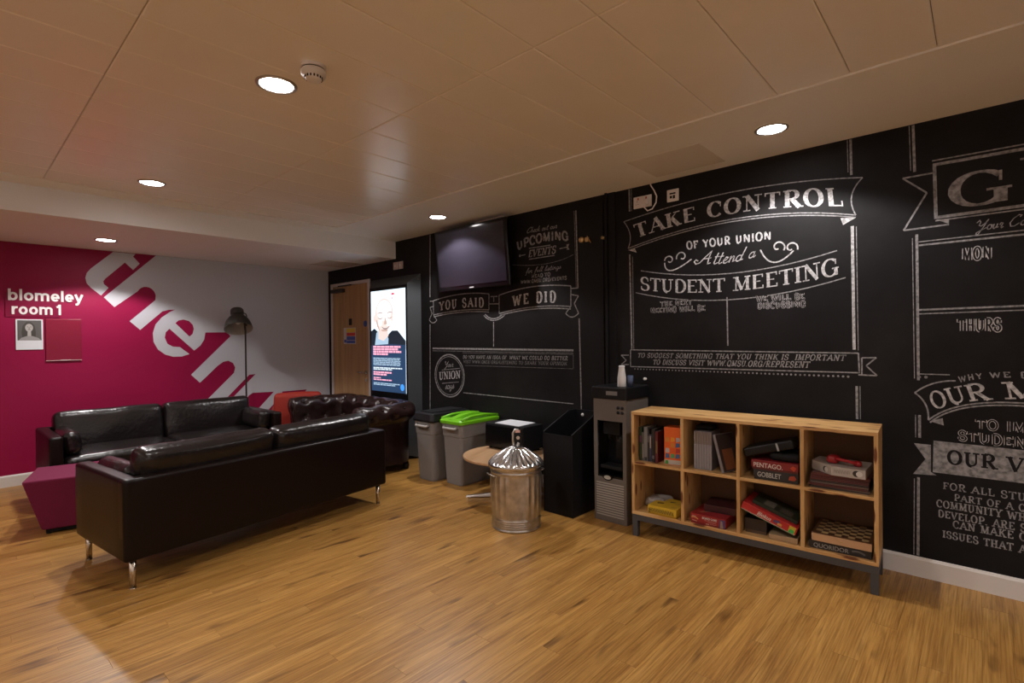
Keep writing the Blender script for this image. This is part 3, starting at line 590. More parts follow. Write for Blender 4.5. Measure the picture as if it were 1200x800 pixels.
chalk([Y((.262,1.905),(-.30,1.908)), Y((.262,1.535),(-.30,1.538))], .010, M_chalk_mid); chalk([Y((.262,1.925),(-.30,1.930)), Y((.262,1.512),(-.30,1.516)), Y((.267,1.167),(.128,1.167))], .006, M_chalk_mid)
outline('MON', Y((.072,1.798),(-.045,1.796)), Y((.072,1.864),(-.045,1.862))); outline('THURS', Y((.091,1.412),(-.080,1.408)), Y((.091,1.476),(-.080,1.474)))
part('chalk_dots', MB().disc((-.262, 1.150), .008, 10).disc((-.232, 1.150), .008, 10), M_chalk_mid, WR)
lettering('WHY WE DO', Y((.088,1.125),(-.05,1.158),(-.235,1.160)), Y((.094,1.158),(-.045,1.189),(-.235,1.190)), k=.2, n=.17, ser=0, track=.25, m=M_chalk_mid)
chalk([curve(Y((.283,1.057),(.20,1.115),(.103,1.135))), curve(Y((.283,1.057),(.235,.995),(.222,.905))), curve(Y((.222,.905),(.02,1.015),(-.30,1.022))), curve(Y((.215,.892),(.02,1.000),(-.30,1.008)))], .008, M_chalk_mid)
part('chalk_fold', MB().poly(Y((.216,.900),(.160,.922),(.155,.882))), M_chalk_mid, WR)
lettering('OUR M', Y((.195,.966),(.02,1.030),(-.235,1.055)), Y((.225,1.054),(.045,1.118),(-.225,1.145)), k=.19, n=.09, ser=.1, track=.05, m=M_chalk)
outline('TO IM', Y((.020,.880),(-.175,.876)), Y((.020,.930),(-.175,.930)), k=.24, inner=.13, track=.1); outline('STUDEN', Y((.094,.808),(-.175,.795)), Y((.094,.860),(-.175,.852)), k=.24, inner=.13, track=.1)
part('chalk_ribbon', MB().poly(Y((.200,.791),(-.30,.785),(-.30,.615),(.204,.611))), M_chalk_brown, WR)
part('chalk_ribbon', MB().poly(Y((.288,.765),(.212,.765),(.212,.610),(.186,.595),(.293,.586),(.236,.680))), M_chalk_brown, WR)
lettering('OUR V', Y((.140,.670),(-.165,.668)), Y((.140,.745),(-.165,.745)), k=.2, n=.11, ser=.08, track=.1, m=M_board, y=-.0011)
for s_, a, z0, h in (('FOR ALL STU', .160, .524, .038), ('PART OF A Q', .112, .468, .036), ('COMMUNITY WH', .188, .418, .040), ('DEVELOP. ARE S', .182, .362, .040), ('CAN MAKE C', .118, .315, .040), ('ISSUES THAT A', .162, .250, .040)):
    lettering(s_, Y((a, z0), (-.172, z0-.002)), Y((a, z0+h), (-.172, z0+h)), k=.16, n=.11, ser=.07, track=.14, m=M_chalk_mid)
# cupboard door painted into the wall
D2 = struct('door_2', MB().box(-2.598, -2.362, -.012, 0, .12, ZC-.06), M_black_paint, loc=(XW, 0, 0), rz=-PI/2, bev=.003)
part('post', MB().box(-2.335, -2.315, -.03, 0, .02, ZC), M_black_paint, D2); part('door_edge', MB().box(-2.31, -2.245, -.012, 0, .02, ZC), M_blackm, D2)
part('lock', MB().lathe([(.0, 0), (.026, 0), (.026, .03), (.018, .04), (0, .04)], 18, cap0=False, cap1=False).xf(Matrix.Translation((-2.565, -.012, 2.245)) @ Matrix.Rotation(PI/2, 4, 'X')), M_brass, D2, smooth=True)
part('latch', MB().box(-2.535, -2.50, -.03, -.012, 2.225, 2.262).tube([(-2.51, -.03, 2.27), (-2.49, -.035, 2.245), (-2.475, -.03, 2.21)], .004, 6), M_brass, D2)
part('lock', MB().lathe([(0, 0), (.014, 0), (.014, .03), (0, .034)], 14, cap0=False, cap1=False).xf(Matrix.Translation((-2.352, -.012, 2.235)) @ Matrix.Rotation(PI/2, 4, 'X')).lathe([(0, 0), (.011, 0), (.011, .02), (0, .022)], 12, cap0=False, cap1=False), M_brass, D2, smooth=True)

# ---- oak door in the black wall
D1 = struct('door_1', MB().box(-6.885, -5.975, -.012, .03, .006, 2.148), M_door, loc=(XW, 0, 0), rz=-PI/2)
mb = MB().box(-6.935, -6.888, -.022, .02, 0, 2.195).box(-5.972, -5.93, -.022, .02, 0, 2.195).box(-6.888, -5.972, -.022, .02, 2.151, 2.195)
part('door_frame', mb, mat('frame_paint', (.55, .50, .49), .4), D1, bev=.003)
part('door_closer', MB().box(-6.85, -6.55, -.07, -.012, 2.06, 2.11).box(-6.62, -6.3, -.085, -.06, 2.135, 2.15), mat('bronze_closer', (.05, .045, .04), .35, .6), D1, bev=.004)
part('door_handle', MB().tube([(-6.03, -.012, .965), (-6.03, -.06, .965), (-6.05, -.066, .965), (-6.17, -.066, .965)], .011, 10).lathe([(.027, -.018), (.027, -.012)], 20).xf(Matrix()), M_chrome, D1, smooth=True)
part('escutcheon', MB().lathe([(0, 0), (.026, 0), (.026, .008), (0, .008)], 20, cap0=False, cap1=False).xf(Matrix.Translation((-6.03, -.012, .965)) @ Matrix.Rotation(PI/2, 4, 'X')), M_chrome, D1)
part('keyhole', MB().lathe([(0, 0), (.022, 0), (.022, .008), (0, .008)], 20, cap0=False, cap1=False).xf(Matrix.Translation((-6.035, -.012, .86)) @ Matrix.Rotation(PI/2, 4, 'X')), M_chrome, D1)
for z in (.25, 1.05, 1.85): part('hinge', MB().box(-6.892, -6.878, -.028, -.012, z, z+.1), M_alu, D1)
nb = part('notice', MB().box(-6.60, -6.285, -.014, -.012, 1.34, 1.565), mat('notice_white', (.55, .52, .52), .5), D1)
for (z0, z1, c) in ((1.50, 1.555, (.75, .55, .05)), (1.452, 1.495, (.6, .04, .03)), (1.395, 1.445, (.05, .09, .4)), (1.35, 1.388, (.05, .09, .4))):
    part('notice_band', MB().box(-6.52, -6.30, -.0155, -.014, z0, z1), mat('band_%.2f' % c[0], c, .5), nb)
part('notice_band', MB().box(-6.585, -6.53, -.0155, -.014, 1.36, 1.40), mat('band_b', (.05, .09, .4), .5), nb)
part('door_sign', MB().box(-6.46, -6.38, -.014, -.012, 1.60, 1.69), M_blackp, D1, label='small black square sign')
part('door_sign', MB().lathe([(0, 0), (.042, 0), (.042, .003), (0, .003)], 24, cap0=False, cap1=False).xf(Matrix.Translation((-6.045, -.012, 1.61)) @ Matrix.Rotation(PI/2, 4, 'X')), mat('sign_blue', (.02, .06, .3), .4), D1, label='round blue sign')

# ================================================================== LIGHTS
def downlight(x, y, z, label, power=1.0):
    t = thing('downlight', label, 'ceiling light', (x, y, z), group='round recessed downlights')
    part('trim_ring', MB().lathe([(.074, -.0005), (.092, -.0005), (.090, -.006), (.078, -.008), (.074, -.003)], 40, cap0=False, cap1=False), M_ltrim, t, smooth=True)
    part('glowing_diffuser', MB().lathe([(0, -.003), (.075, -.003)], 40, cap0=False, cap1=False), M_glowdisc, t)
    l = bpy.data.lights.new('spot', 'SPOT'); l.energy = LAMP_W*power; l.color = LAMP_COLOR; l.spot_size = math.radians(128); l.spot_blend = 0.25; l.shadow_soft_size = .045
    o = bpy.data.objects.new('lamp', l); COL.objects.link(o); o.location = (0, 0, -.012); o.parent = t
    return t
downlight(1.066, 2.454, ZC, 'large bright downlight beside the smoke alarm on the ceiling', .72)
downlight(1.069, 4.649, ZC, 'downlight in the panelled ceiling near the lowered soffit, left of the smoke alarm')
downlight(1.061, 6.287, ZS, 'downlight in the lowered soffit above the magenta wall')
downlight(3.299, 3.977, ZC, 'small downlight in the plaster strip left above the wall television')
downlight(3.272, .903, ZC, 'downlight in the plaster strip above the large chalk banner', .85)
for (x, y, z, lb) in ((1.066, .25, ZC, 'downlight in the ceiling just behind the camera'), (-1.14, 2.45, ZC, 'downlight in the ceiling left of the view'), (-1.14, 4.65, ZC, 'downlight in the ceiling beyond the left edge of the view'),
                      (-1.14, .25, ZC, 'downlight in the ceiling behind and left of the camera'), (-1.14, 6.287, ZS, 'downlight in the lowered soffit beyond the left edge')):
    downlight(x, y, z, lb, .05 if x < 0 else .35)
for (x, y, lb) in ((-2.9, 4.2, 'far'), (-2.9, 1.8, 'middle'), (-2.9, -.6, 'near')): downlight(x, y, ZC, '%s downlight of the added fill row washing the left wall' % lb, .65)  # row added out of view so the pale wall bounces neutral fill
for (x, lb) in ((-1.6, 'left'), (.4, 'middle'), (1.8, 'right')): downlight(x, -2.8, ZC, '%s downlight of the added fill row washing the wall behind the camera' % lb, .9)  # second added row, unseen, for bounce off the near wall
#OBJ
# ================================================================== OBJECTS
def RX(c, a=PI/2): return Matrix.Translation(c) @ Matrix.Rotation(a, 4, 'X')
def knob_mb(c, prof, n=20): return MB().lathe(prof, n, cap0=False, cap1=False).xf(RX(c))

# ---- leather sofas
def sofa(name, label, loc, rz, seed):
    t = thing(name, label, 'sofa', loc, rz, group='long low dark leather sofas')
    L, D, z0, z1 = 1.89, .80, .165, .63
    part('base', MB().rbox(0, 0, .235, L-.16, D-.04, .14, .02), M_leather_o, t, smooth=True)
    part('back_panel', MB().rbox(0, D/2-.045, (z0+z1)/2, L, .09, z1-z0, .022, nz=.002, seed=seed), M_leather_o, t, smooth=True)
    for s in (-1, 1): part('arm', MB().rbox(s*(L/2-.045), -.0, (z0+z1)/2, .09, D, z1-z0, .022, nz=.002, seed=seed+s), M_leather_o, t, smooth=True)
    w_ = (L-.19)/2
    for s in (-1, 1):
        part('seat_cushion', MB().rbox(s*w_/2, -.05, .375, w_-.004, D-.14, .15, .05, bulge=.02, bulge_axis=2, nz=.006, seed=seed+s*3, seg=12), M_leather, t, smooth=True)
        mb = MB().rbox(0, 0, 0, w_-.006, .17, .385, .055, bulge=.02, bulge_axis=1, nz=.005, seed=seed+s*5, seg=12)
        part('back_cushion', mb.xf(Matrix.Translation((s*w_/2, .235, .582)) @ Matrix.Rotation(math.radians(-9), 4, 'X')), M_leather, t, smooth=True)
        mb = MB().rbox(0, 0, 0, .12, .50, .20, .055, bulge=.015, bulge_axis=0, nz=.006, seed=seed+s*7, seg=10)
        part('arm_cushion', mb.xf(Matrix.Translation((s*(L/2-.155), -.10, .555)) @ Matrix.Rotation(s*math.radians(8), 4, 'Y')), M_leather, t, smooth=True)
    for sx in (-1, 1):
        for sy in (-1, 1):
            part('leg', MB().tube([(sx*(L/2-.055), sy*(D/2-.05), .17), (sx*(L/2-.055), sy*(D/2-.05), .004)], [.019, .016], 16).lathe([(.017, 0), (.017, .004)], 16, c=(sx*(L/2-.055), sy*(D/2-.05))), M_chrome, t, smooth=True)
    return t
sofa('sofa', 'dark brown leather sofa in the foreground, seen from behind on steel legs', (1.536, 4.036, 0), PI+math.radians(7.6), 3)
sofa('sofa', 'dark leather sofa along the magenta wall, facing the viewer', (1.49, 5.98, 0), math.radians(1.0), 11)

# ---- chesterfield
def chesterfield():
    t = thing('chesterfield_sofa', 'button-tufted chestnut leather sofa with rolled arms near the oak door', 'sofa', (2.715, 5.26, 0), -PI/2)
    hw, dp = .635, .60; rc = .10
    path = [(-hw, 0)]; 
    for a in range(0, 91, 15): path.append((-hw+rc-rc*math.cos(math.radians(a)), dp-rc+rc*math.sin(math.radians(a))))
    for a in range(0, 91, 15): path.append((hw-rc+rc*math.sin(math.radians(a)), dp-rc+rc*math.cos(math.radians(a))))
    path.append((hw, 0))
    P = [Vector(p) for p in path]; seg = [0]
    for i in range(1, len(P)): seg.append(seg[-1]+(P[i]-P[i-1]).length)
    TL = seg[-1]
    def at(s):
        for i in range(1, len(P)):
            if s <= seg[i] or i == len(P)-1:
                u = (s-seg[i-1])/(seg[i]-seg[i-1]); return P[i-1].lerp(P[i], u)
    def nrm(s):
        a, b = at(max(0, s-.03)), at(min(TL, s+.03)); d = (b-a).normalized(); return Vector((-d.y, d.x))
    prof = [(0.0, .30+.02*i) for i in range(13)]
    cx, cz, rr = .078, .625, .098
    for i in range(1, 23): 
        a = math.radians(205-i*12); prof.append((cx+rr*math.cos(a), cz+rr*math.sin(a)))
    prof += [(.11, .52), (.10, .40), (.10, .24), (.10, .09)]
    arc = [0]
    for i in range(1, len(prof)): arc.append(arc[-1]+math.dist(prof[i], prof[i-1]))
    tl = arc[32]; NS = 150; mb = MB(); vs = []
    ps, pt = .25, .19
    for j in range(NS+1):
        s = TL*j/NS; c = at(s); nn = nrm(s); fade = min(1, s/.05, (TL-s)/.05)
        for i, (o, z) in enumerate(prof):
            d = 0
            if arc[i] < tl:
                h = (1+math.cos(2*PI*s/ps)*math.cos(2*PI*arc[i]/pt))/2
                d = -.024*(1-min(1, h*2.2))**2*fade + .008*h*fade
            a = prof[max(0, i-1)]; b = prof[min(len(prof)-1, i+1)]; tt = Vector((b[0]-a[0], b[1]-a[1])).normalized(); pn = Vector((-tt.y, tt.x))
            o2, z2 = o+pn.x*d, z+pn.y*d
            vs.append((c.x+nn.x*o2, c.y+nn.y*o2, z2))
    n = len(prof); fs = [(j*n+i, j*n+i+1, (j+1)*n+i+1, (j+1)*n+i) for j in range(NS) for i in range(n-1)]
    fs.append(tuple(range(n))); fs.append(tuple(NS*n+i for i in reversed(range(n))))
    sh = part('tufted_shell', mb.add(vs, fs), M_chest, t, smooth=True)
    bme = MB().rbox(0, 0, 0, .022, .022, .022, .011, seg=2).mesh('button', True); bme.materials.append(M_chest); k = 0
    for a in range(1, 25):
        for b in range(0, 8):
            s, q = a*ps/2, b*pt/2
            if (a+b) % 2 == 0 or s > TL-.03 or q > tl or k > 80: continue
            i = min(range(n), key=lambda i: abs(arc[i]-q)); c = at(s); nn = nrm(s); o, z = prof[i]
            a_ = prof[max(0, i-1)]; b_ = prof[min(n-1, i+1)]; tt = Vector((b_[0]-a_[0], b_[1]-a_[1])).normalized(); o -= -tt.y*.014; z -= tt.x*.014
            bt = put('button', bme, None, sh); bt.location = (c.x+nn.x*o, c.y+nn.y*o, z); k += 1
    for s in (-1, 1): part('arm_front', MB().lathe([(0, 0), (.05, 0), (.062, .006), (.05, .014), (0, .016)], 24, cap0=False, cap1=False).xf(RX((s*(hw+.078), .002, .625))), M_chest, t, smooth=True)
    part('base', MB().rbox(0, dp/2-.01, .19, 2*hw+.02, dp+.06, .22, .02), M_chest, t, smooth=True)
    for s in (-1, 1): part('seat_cushion', MB().rbox(s*hw/2, .27, .37, hw-.01, .56, .15, .045, bulge=.03, bulge_axis=2, nz=.004, seed=s, seg=10), M_chest, t, smooth=True)
    for sx in (-1, 1):
        for y_ in (.04, .62): part('foot', MB().lathe([(.028, 0), (.036, .04), (.024, .09)], 16, c=(sx*(hw+.02), y_)), M_blackm, t, smooth=True)
chesterfield()

# ---- red chair behind
t = thing('tub_chair', 'red upholstered chair in the corner behind the chestnut tufted sofa', 'chair', (3.03, 6.50, 0), math.radians(-22))
part('backrest', MB().rbox(0, -.24, .50, .54, .12, .50, .045, bulge=.01, seg=8), M_red, t, smooth=True)
for s in (-1, 1): part('armrest', MB().rbox(s*.25, .02, .40, .09, .46, .30, .04), M_red, t, smooth=True)
part('seat', MB().rbox(0, .03, .32, .42, .48, .16, .045, bulge=.015), M_red, t, smooth=True)
for sx in (-1, 1):
    for sy in (-1, 1): part('leg', MB().tube([(sx*.22, sy*.2, .27), (sx*.23, sy*.22, 0)], .014, 10), M_chrome, t, smooth=True)

# ---- pouf
t = thing('pouf', 'magenta felt stool tapering downwards, left of the foreground sofa', 'stool', (.665, 5.185, 0), math.radians(-14))
a, b = .265, .175
part('cover', MB().hexa([(-b, -b, .035), (b, -b, .035), (b, b, .035), (-b, b, .035)], [(-a, -a, .42), (a, -a, .42), (a, a, .42), (-a, a, .42)]), M_pouf, t, bev=.012)
part('plinth', MB().box(-b+.02, b-.02, -b+.02, b-.02, .012, .04), M_blackm, t)
for sx in (-1, 1):
    for sy in (-1, 1): part('foot', MB().lathe([(.016, 0), (.016, .014)], 14, c=(sx*(b-.035), sy*(b-.035))), M_blackp, t)

# ---- floor lamp
t = thing('floor_lamp', 'tall floor lamp with an olive grey bell shade between sofa and far wall', 'lamp', (2.51, 6.76, 0))
part('base', MB().lathe([(0, 0), (.15, 0), (.15, .02), (.03, .035), (.012, .06)], 36, cap0=False), M_lampg, t, smooth=True)
part('pole', MB().tube([(0, 0, .05), (0, 0, 1.52), (-.01, -.005, 1.60)], .010, 12), M_lampg, t, smooth=True)
MH = Matrix.Translation((-.095, -.02, 1.665)) @ Matrix.Rotation(math.radians(-27), 4, 'X') @ Matrix.Rotation(math.radians(6), 4, 'Y')
sp_ = [(.158, -.135), (.155, -.12), (.148, -.08), (.130, -.03), (.100, .015), (.075, .04), (.066, .055), (.066, .07), (.074, .075), (.074, .125), (.068, .135), (.03, .14), (0, .14)]
sh = part('shade', MB().lathe(sp_, 40, cap0=False, cap1=False).xf(MH), M_lampg, t, smooth=True)
part('shade_lining', MB().lathe([(.1575, -.136), (.150, -.12), (.143, -.08), (.125, -.032), (.095, .012), (.05, .03), (0, .03)], 40, cap0=False, cap1=False).xf(MH), M_lampi, sh, smooth=True)
part('bulb', MB().rbox(0, 0, -.03, .06, .06, .08, .03, seg=3).xf(MH), M_paper, sh, smooth=True)
part('bracket', MB().tube([(.078, 0, .10), (.10, 0, .09), (.108, 0, .06), (.10, 0, .03), (.085, 0, .02)], .006, 8).xf(MH), M_lampg, sh, smooth=True)
part('joint', MB().tube([(0, -.02, 1.585), (-.02, -.02, 1.62)], .014, 10), M_lampg, t, smooth=True)

# ---- things on the far wall
t = thing('portrait_print', 'black and white portrait print with a white lower border on magenta wall', 'picture', (.566, YW-.004, 1.336))
part('card', MB().box(-.100, .100, -.004, 0, 0, .302), M_paper, t)
pic = part('photo', MB().box(-.088, .088, -.0052, -.004, .092, .292), mat('photo_grey', (.10, .095, .09), .5), t)
part('hair', MB().poly([(-.005+x*.06, .20+z*.075) for x, z in ((-.75,-1.25),(-.9,-.4),(-.75,.5),(-.3,1.0),(.25,1.0),(.7,.55),(.85,-.3),(.8,-1.25))], -.0056), mat('photo_dark', (.05, .045, .04), .5), pic)
part('shoulders', MB().poly([(-.08,.092),(-.06,.118),(-.02,.135),(.02,.135),(.065,.115),(.085,.092)], -.0060), mat('photo_light', (.30, .29, .28), .5), pic)
part('face', MB().disc((-.003, .218), .029, 24, -.0064, .039).poly([(-.014,.19),(.01,.19),(.012,.135),(-.016,.135)], -.0063), mat('photo_skin', (.42, .40, .38), .5), pic)
part('features', MB().disc((-.014, .226), .005, 10, -.0068, .003).disc((.009, .226), .005, 10, -.0068, .003).poly([(-.013,.203),(.009,.203),(.003,.197),(-.007,.197)], -.0068).poly([(-.005,.222),(-.001,.222),(0,.211),(-.006,.211)], -.0068), mat('photo_ink', (.06, .05, .05), .5), pic)
t = thing('clear_plate', 'empty transparent acrylic wall plate beside the portrait print', 'sign', (.826, YW-.003, 1.216))
part('plate', MB().box(-.141, .141, -.010, 0, 0, .428), M_plate, t, bev=.002)
part('lower_highlight', MB().box(-.141, .141, -.014, -.010, 0, .006).box(-.03, .05, -.016, -.010, .0, .010), mat('acrylic_highlight', (.55, .42, .42), .2), t)  # highlight along the plate's bottom, painted as a pale strip
t = thing('room_sign', 'room name in white letters on a dark magenta plate above the portrait', 'sign', (.68, YW-.003, 1.66))
part('plate', MB().box(-.285, .12, -.004, 0, .0, .24), M_magenta_d, t)
def grot(txt, x0, x1, z0, h):      # bold lower-case grotesque drawn from strokes, h = ascender height
    wd = {'b': .66, 'l': .27, 'o': .66, 'm': .98, 'e': .64, 'y': .60, 'r': .44, '1': .46, ' ': .14}; k = .175; xh = .72
    tot = sum(wd[c] for c in txt); sc = (x1-x0)/tot/1.0; x = 0
    for c in txt:
        mb = MB(); w_ = wd[c]; ro = (w_-.08-k)/2; cx = w_/2; st = []
        e = lambda a0, a1, n=20: ar(cx, xh/2, ro, xh/2-k/2, a0, a1, n)
        if c == 'o': st = [e(0, 360, 30)]
        if c == 'b': st = [e(0, 360, 30), [(.04+k/2, 0), (.04+k/2, 1)]]
        if c == 'l': st = [[(w_/2, 0), (w_/2, 1)]]
        if c == 'e': st = [e(8, 318, 26), [(cx-ro, xh/2-.02), (cx+ro+k/2, xh/2-.02)]]
        if c == 'r': st = [[(.04+k/2, 0), (.04+k/2, xh)], [(.04+k/2, xh*.55), (.2, xh*.82), (.32, xh-k/2), (.43, xh-k/2)]]
        if c == 'm': st = [[(.04+k/2, 0), (.04+k/2, xh)]]+[[(a, xh*.6)]+ar(a+.18, xh-.25, .18, .25-k/2, 150, 0, 8)+[(a+.36, 0)] for a in (.04+k/2, .40+k/2)]
        if c == 'y': st = [[(.08, xh), (w_/2, .04)], [(w_-.07, xh), (w_/2-.02, -.06), (w_/2-.1, -.2), (.08, -.21)]]
        if c == '1': st = [[(.30, 0), (.30, .97)], [(.08, .72), (.2, .76), (.28, .9)]]
        for p in st: mb.ribbon([(x0+(x+a)*sc, z0+b*h) for a, b in p], k*h, y=-.008)
        if st: part('letter', mb, M_trimw, t)
        x += w_
grot('blomeley', -.270, .306, .163, .113)
grot('room 1', -.245, .135, .026, .110)

# ---- smoke alarm
t = thing('smoke_alarm', 'white smoke alarm on the ceiling beside the large bright downlight', 'smoke alarm', (1.108, 2.175, ZC))
part('base', MB().lathe([(.052, -.014), (.054, 0)], 32), M_trimw, t, smooth=False)
part('slots', MB().lathe([(.048, -.022), (.048, -.012)], 32), M_blackp, t)
part('housing', MB().lathe([(0, -.062), (.030, -.062), (.034, -.058), (.038, -.044), (.051, -.042), (.053, -.022), (.05, -.018), (0, -.018)], 36, cap0=False, cap1=False), M_trimw, t, smooth=True)
for i in range(16): part('slot', MB().box(-.003, .003, -.0385, -.036, -.057, -.047).xf(Matrix.Rotation(i*PI/8, 4, 'Z')), M_blackp, t)

# ---- sockets, cable
def wall_thing(name, label, cat, x, yy, z, group=None): return thing(name, label, cat, (x, yy, z), -PI/2, group)
t = wall_thing('twin_socket', 'white double power socket high on the black wall with a cable plugged in', 'socket', XW, 1.995, 2.475)
part('faceplate', MB().box(-.078, .078, -.012, 0, -.046, .046), M_trimw, t, bev=.003)
for s in (-1, 1):
    part('switch', MB().box(s*.035-.006, s*.035+.006, -.016, -.012, .018, .034), mat('switch_red', (.5, .12, .08), .4), t)
    part('pin_holes', MB().box(s*.045-.002, s*.045+.002, -.0125, -.012, .002, .012).box(s*.045-.013, s*.045-.006, -.0125, -.012, -.018, -.014).box(s*.045+.006, s*.045+.013, -.0125, -.012, -.018, -.014), M_blackp, t)
part('plug', MB().rbox(.04, -.028, -.012, .045, .032, .045, .01), M_trimw, t, smooth=True)
t = wall_thing('data_socket', 'small square white data socket above the chalk banner', 'socket', XW, 1.740, 2.477)
part('faceplate', MB().box(-.046, .046, -.012, 0, -.046, .046), M_trimw, t, bev=.003)
part('port', MB().box(-.024, .024, -.0128, -.012, .008, .020).box(-.022, -.004, -.0128, -.012, -.022, -.002).box(.002, .020, -.0128, -.012, -.026, .0), M_blackp, t)
pts = [(-1.955, -.05, 2.44), (-1.955, -.055, 2.415), (-1.93, -.05, 2.385), (-1.895, -.04, 2.395), (-1.865, -.035, 2.44), (-1.862, -.03, 2.49), (-1.885, -.025, 2.54), (-1.915, -.02, 2.585), (-1.92, -.02, 2.61)]
o = part('power_cable', MB().tube(pts, .005, 8), M_trimw, None, smooth=True); o.location = (XW, 0, 0); o.rotation_euler = (0, 0, -PI/2)
tag(o, 'thin white cable curling from the double socket up to the ceiling', 'cable')
for yy, lb in ((5.355, 'left pale switch plate above the upright display'), (5.25, 'right pale switch plate above the upright display')):
    t = wall_thing('switch_plate', lb, 'switch', XW, yy, 2.305, 'switch plates above the display')
    part('faceplate', MB().box(-.044, .044, -.012, 0, -.046, .046), mat('pinkish_plate', (.52, .40, .36), .45), t, bev=.003); part('rocker', MB().box(-.008, .008, -.017, -.012, -.012, .012), M_trimw, t)
t = wall_thing('coat_knob', 'small round white knob on the black wall above the pine bookcase', 'knob', XW, 1.985, 1.06)
part('knob', knob_mb((0, 0, 0), [(0, 0), (.012, 0), (.012, .018), (.008, .024), (0, .024)], 14), M_trimw, t, smooth=True)

# ---- television
t = thing('television', 'wall-mounted flat television above the YOU SAID chalk banner', 'television', (3.60, 3.855, 2.235), -PI/2, rx=0)
TV = Matrix.Rotation(math.radians(5), 4, 'X')
part('housing', MB().rbox(0, .035, -.01, 1.06, .05, .655, .015, seg=2).xf(TV), M_blackg, t, smooth=True)
part('screen', MB().box(-.495, .495, .006, .012, -.285, .285).xf(TV), mat('tv_glass', (.018, .016, .024), .15, spec=.6), t)
part('badge', MB().box(-.03, .03, .004, .010, -.318, -.308).xf(TV), mat('badge_silver', (.6, .6, .62), .3), t)
part('bracket', MB().box(-.25, .25, .06, .158, -.12, .12).box(-.30, -.26, .05, .158, -.2, .33).box(.26, .30, .05, .158, -.2, .33), M_blackm, t)
part('mount_rail', MB().box(-.36, .0, .10, .13, .338, .350).box(.02, .42, .07, .10, .345, .358), M_alu, t)

# ---- digital display
t = thing('digital_display', 'tall illuminated portrait display in a charcoal housing next to oak door', 'display', (XW, 5.383, 0), -PI/2)
part('housing', MB().hexa([(-.517, 0, .0), (.517, 0, .0), (.478, -.168, .05), (-.30, -.168, .05)], [(-.517, 0, 2.17), (.517, 0, 2.17), (.478, -.168, 2.045), (-.30, -.168, 2.045)]), M_kiosk, t)
part('bezel', MB().box(-.295, .474, -.176, -.168, .52, 2.035), M_blackg, t, bev=.002)
x0, x1, z0, z1 = -.262, .452, .765, 1.995
scn = part('screen', MB().box(x0, x1, -.178, -.176, z0, z1), emis('screen_white', (.74, .88, 1.0), 1.5), t)
def q(pts): return [(x0+(x1-x0)*a, z0+(z1-z0)*b) for a, b in pts]
def scr(name, polys, m, dpt):
    mb = MB()
    for p in polys: mb.poly(q(p), dpt)
    return part(name, mb, m, scn)
def ell(cx, cz, rx, rz, n=28): return [(cx+rx*math.cos(2*PI*i/n), cz+rz*math.sin(2*PI*i/n)) for i in range(n)]
E_navy = emis('screen_navy', (.02, .07, .17), .75); E_skin = emis('screen_skin', (.98, .80, .74), .95); E_pink = emis('screen_pink', (1, .42, .56), 1.2); E_wh = emis('screen_text_white', (.8, .92, 1), 1.1)
E_sh = emis('screen_shadow', (.55, .40, .42), .6); E_dark = emis('screen_coat', (.015, .035, .06), .5); E_red = emis('screen_red', (.9, .1, .15), 1.0); E_blue = emis('screen_blue', (.05, .3, .9), 1.2); E_pale = emis('screen_pale', (.50, .70, .90), .9)
scr('coat', [[(0, .42), (0, .60), (.10, .625), (.18, .60), (.40, .52), (.62, .60), (.78, .60), (1, .50), (1, .42)]], E_dark, -.1788)
scr('shirt', [[(.10, .43), (.16, .58), (.30, .62), (.44, .60), (.52, .52), (.50, .43)]], E_pale, -.1792)
scr('neck', [[(.22, .52), (.22, .64), (.50, .64), (.52, .55), (.38, .50)]], E_skin, -.1795)
scr('portrait_head', [ell(.40, .760, .27, .160), [(.13, .76), (.14, .70), (.19, .64), (.27, .595), (.36, .575), (.46, .585), (.56, .63), (.63, .69), (.67, .76)], ell(.115, .725, .035, .04)], E_skin, -.1800)
scr('head_light', [ell(.40, .80, .22, .105), ell(.52, .69, .09, .045), ell(.27, .68, .07, .035)], emis('screen_skin_light', (1.0, .92, .90), 1.12), -.1801)
scr('face_shade', [[(.15, .72), (.19, .64), (.27, .595), (.24, .64), (.20, .70)], ell(.41, .605, .10, .012), [(.43, .735), (.48, .675), (.47, .662), (.39, .664), (.40, .68)]], emis('screen_skin_shade', (.85, .58, .50), .8), -.1802)
scr('face_features', [curve(((.22, .738), (.29, .722), (.36, .735)), 8)+curve(((.36, .730), (.29, .715), (.22, .732)), 8), curve(((.50, .735), (.57, .722), (.63, .740)), 8)+curve(((.63, .734), (.57, .715), (.50, .729)), 8), curve(((.33, .643), (.44, .625), (.55, .648)), 8)+curve(((.55, .640), (.44, .612), (.33, .636)), 8),
     curve(((.20, .770), (.28, .785), (.36, .772)), 6)+curve(((.36, .768), (.28, .778), (.20, .766)), 6), curve(((.49, .772), (.57, .785), (.64, .775)), 6)+curve(((.64, .771), (.57, .778), (.49, .768)), 6)], E_sh, -.1804)
scr('caption_panel', [[(0, 0), (1, 0), (1, .46), (.55, .47), (0, .455)]], E_navy, -.1806)
rnd = random.Random(5)
def lines(z, h, x_end, m, name, dpt=-.1810, gap=True):
    ps_ = []; x = .06
    while x < x_end:
        w_ = rnd.uniform(.05, .13); ps_.append([(x, z), (min(x+w_, x_end), z), (min(x+w_, x_end), z+h), (x, z+h)]); x += w_+.012
    scr(name, ps_, m, dpt)
for i, (z, xe) in enumerate(((.432, .86), (.408, .80), (.384, .88), (.360, .50))): lines(z, .019, xe, E_pink, 'caption_text')
for i in range(6): lines(.325-i*.0135, .008, .86-.02*(i % 2), E_pale, 'caption_text')
for z, xe in ((.228, .90), (.212, .62)): lines(z, .011, xe, E_wh, 'caption_text')
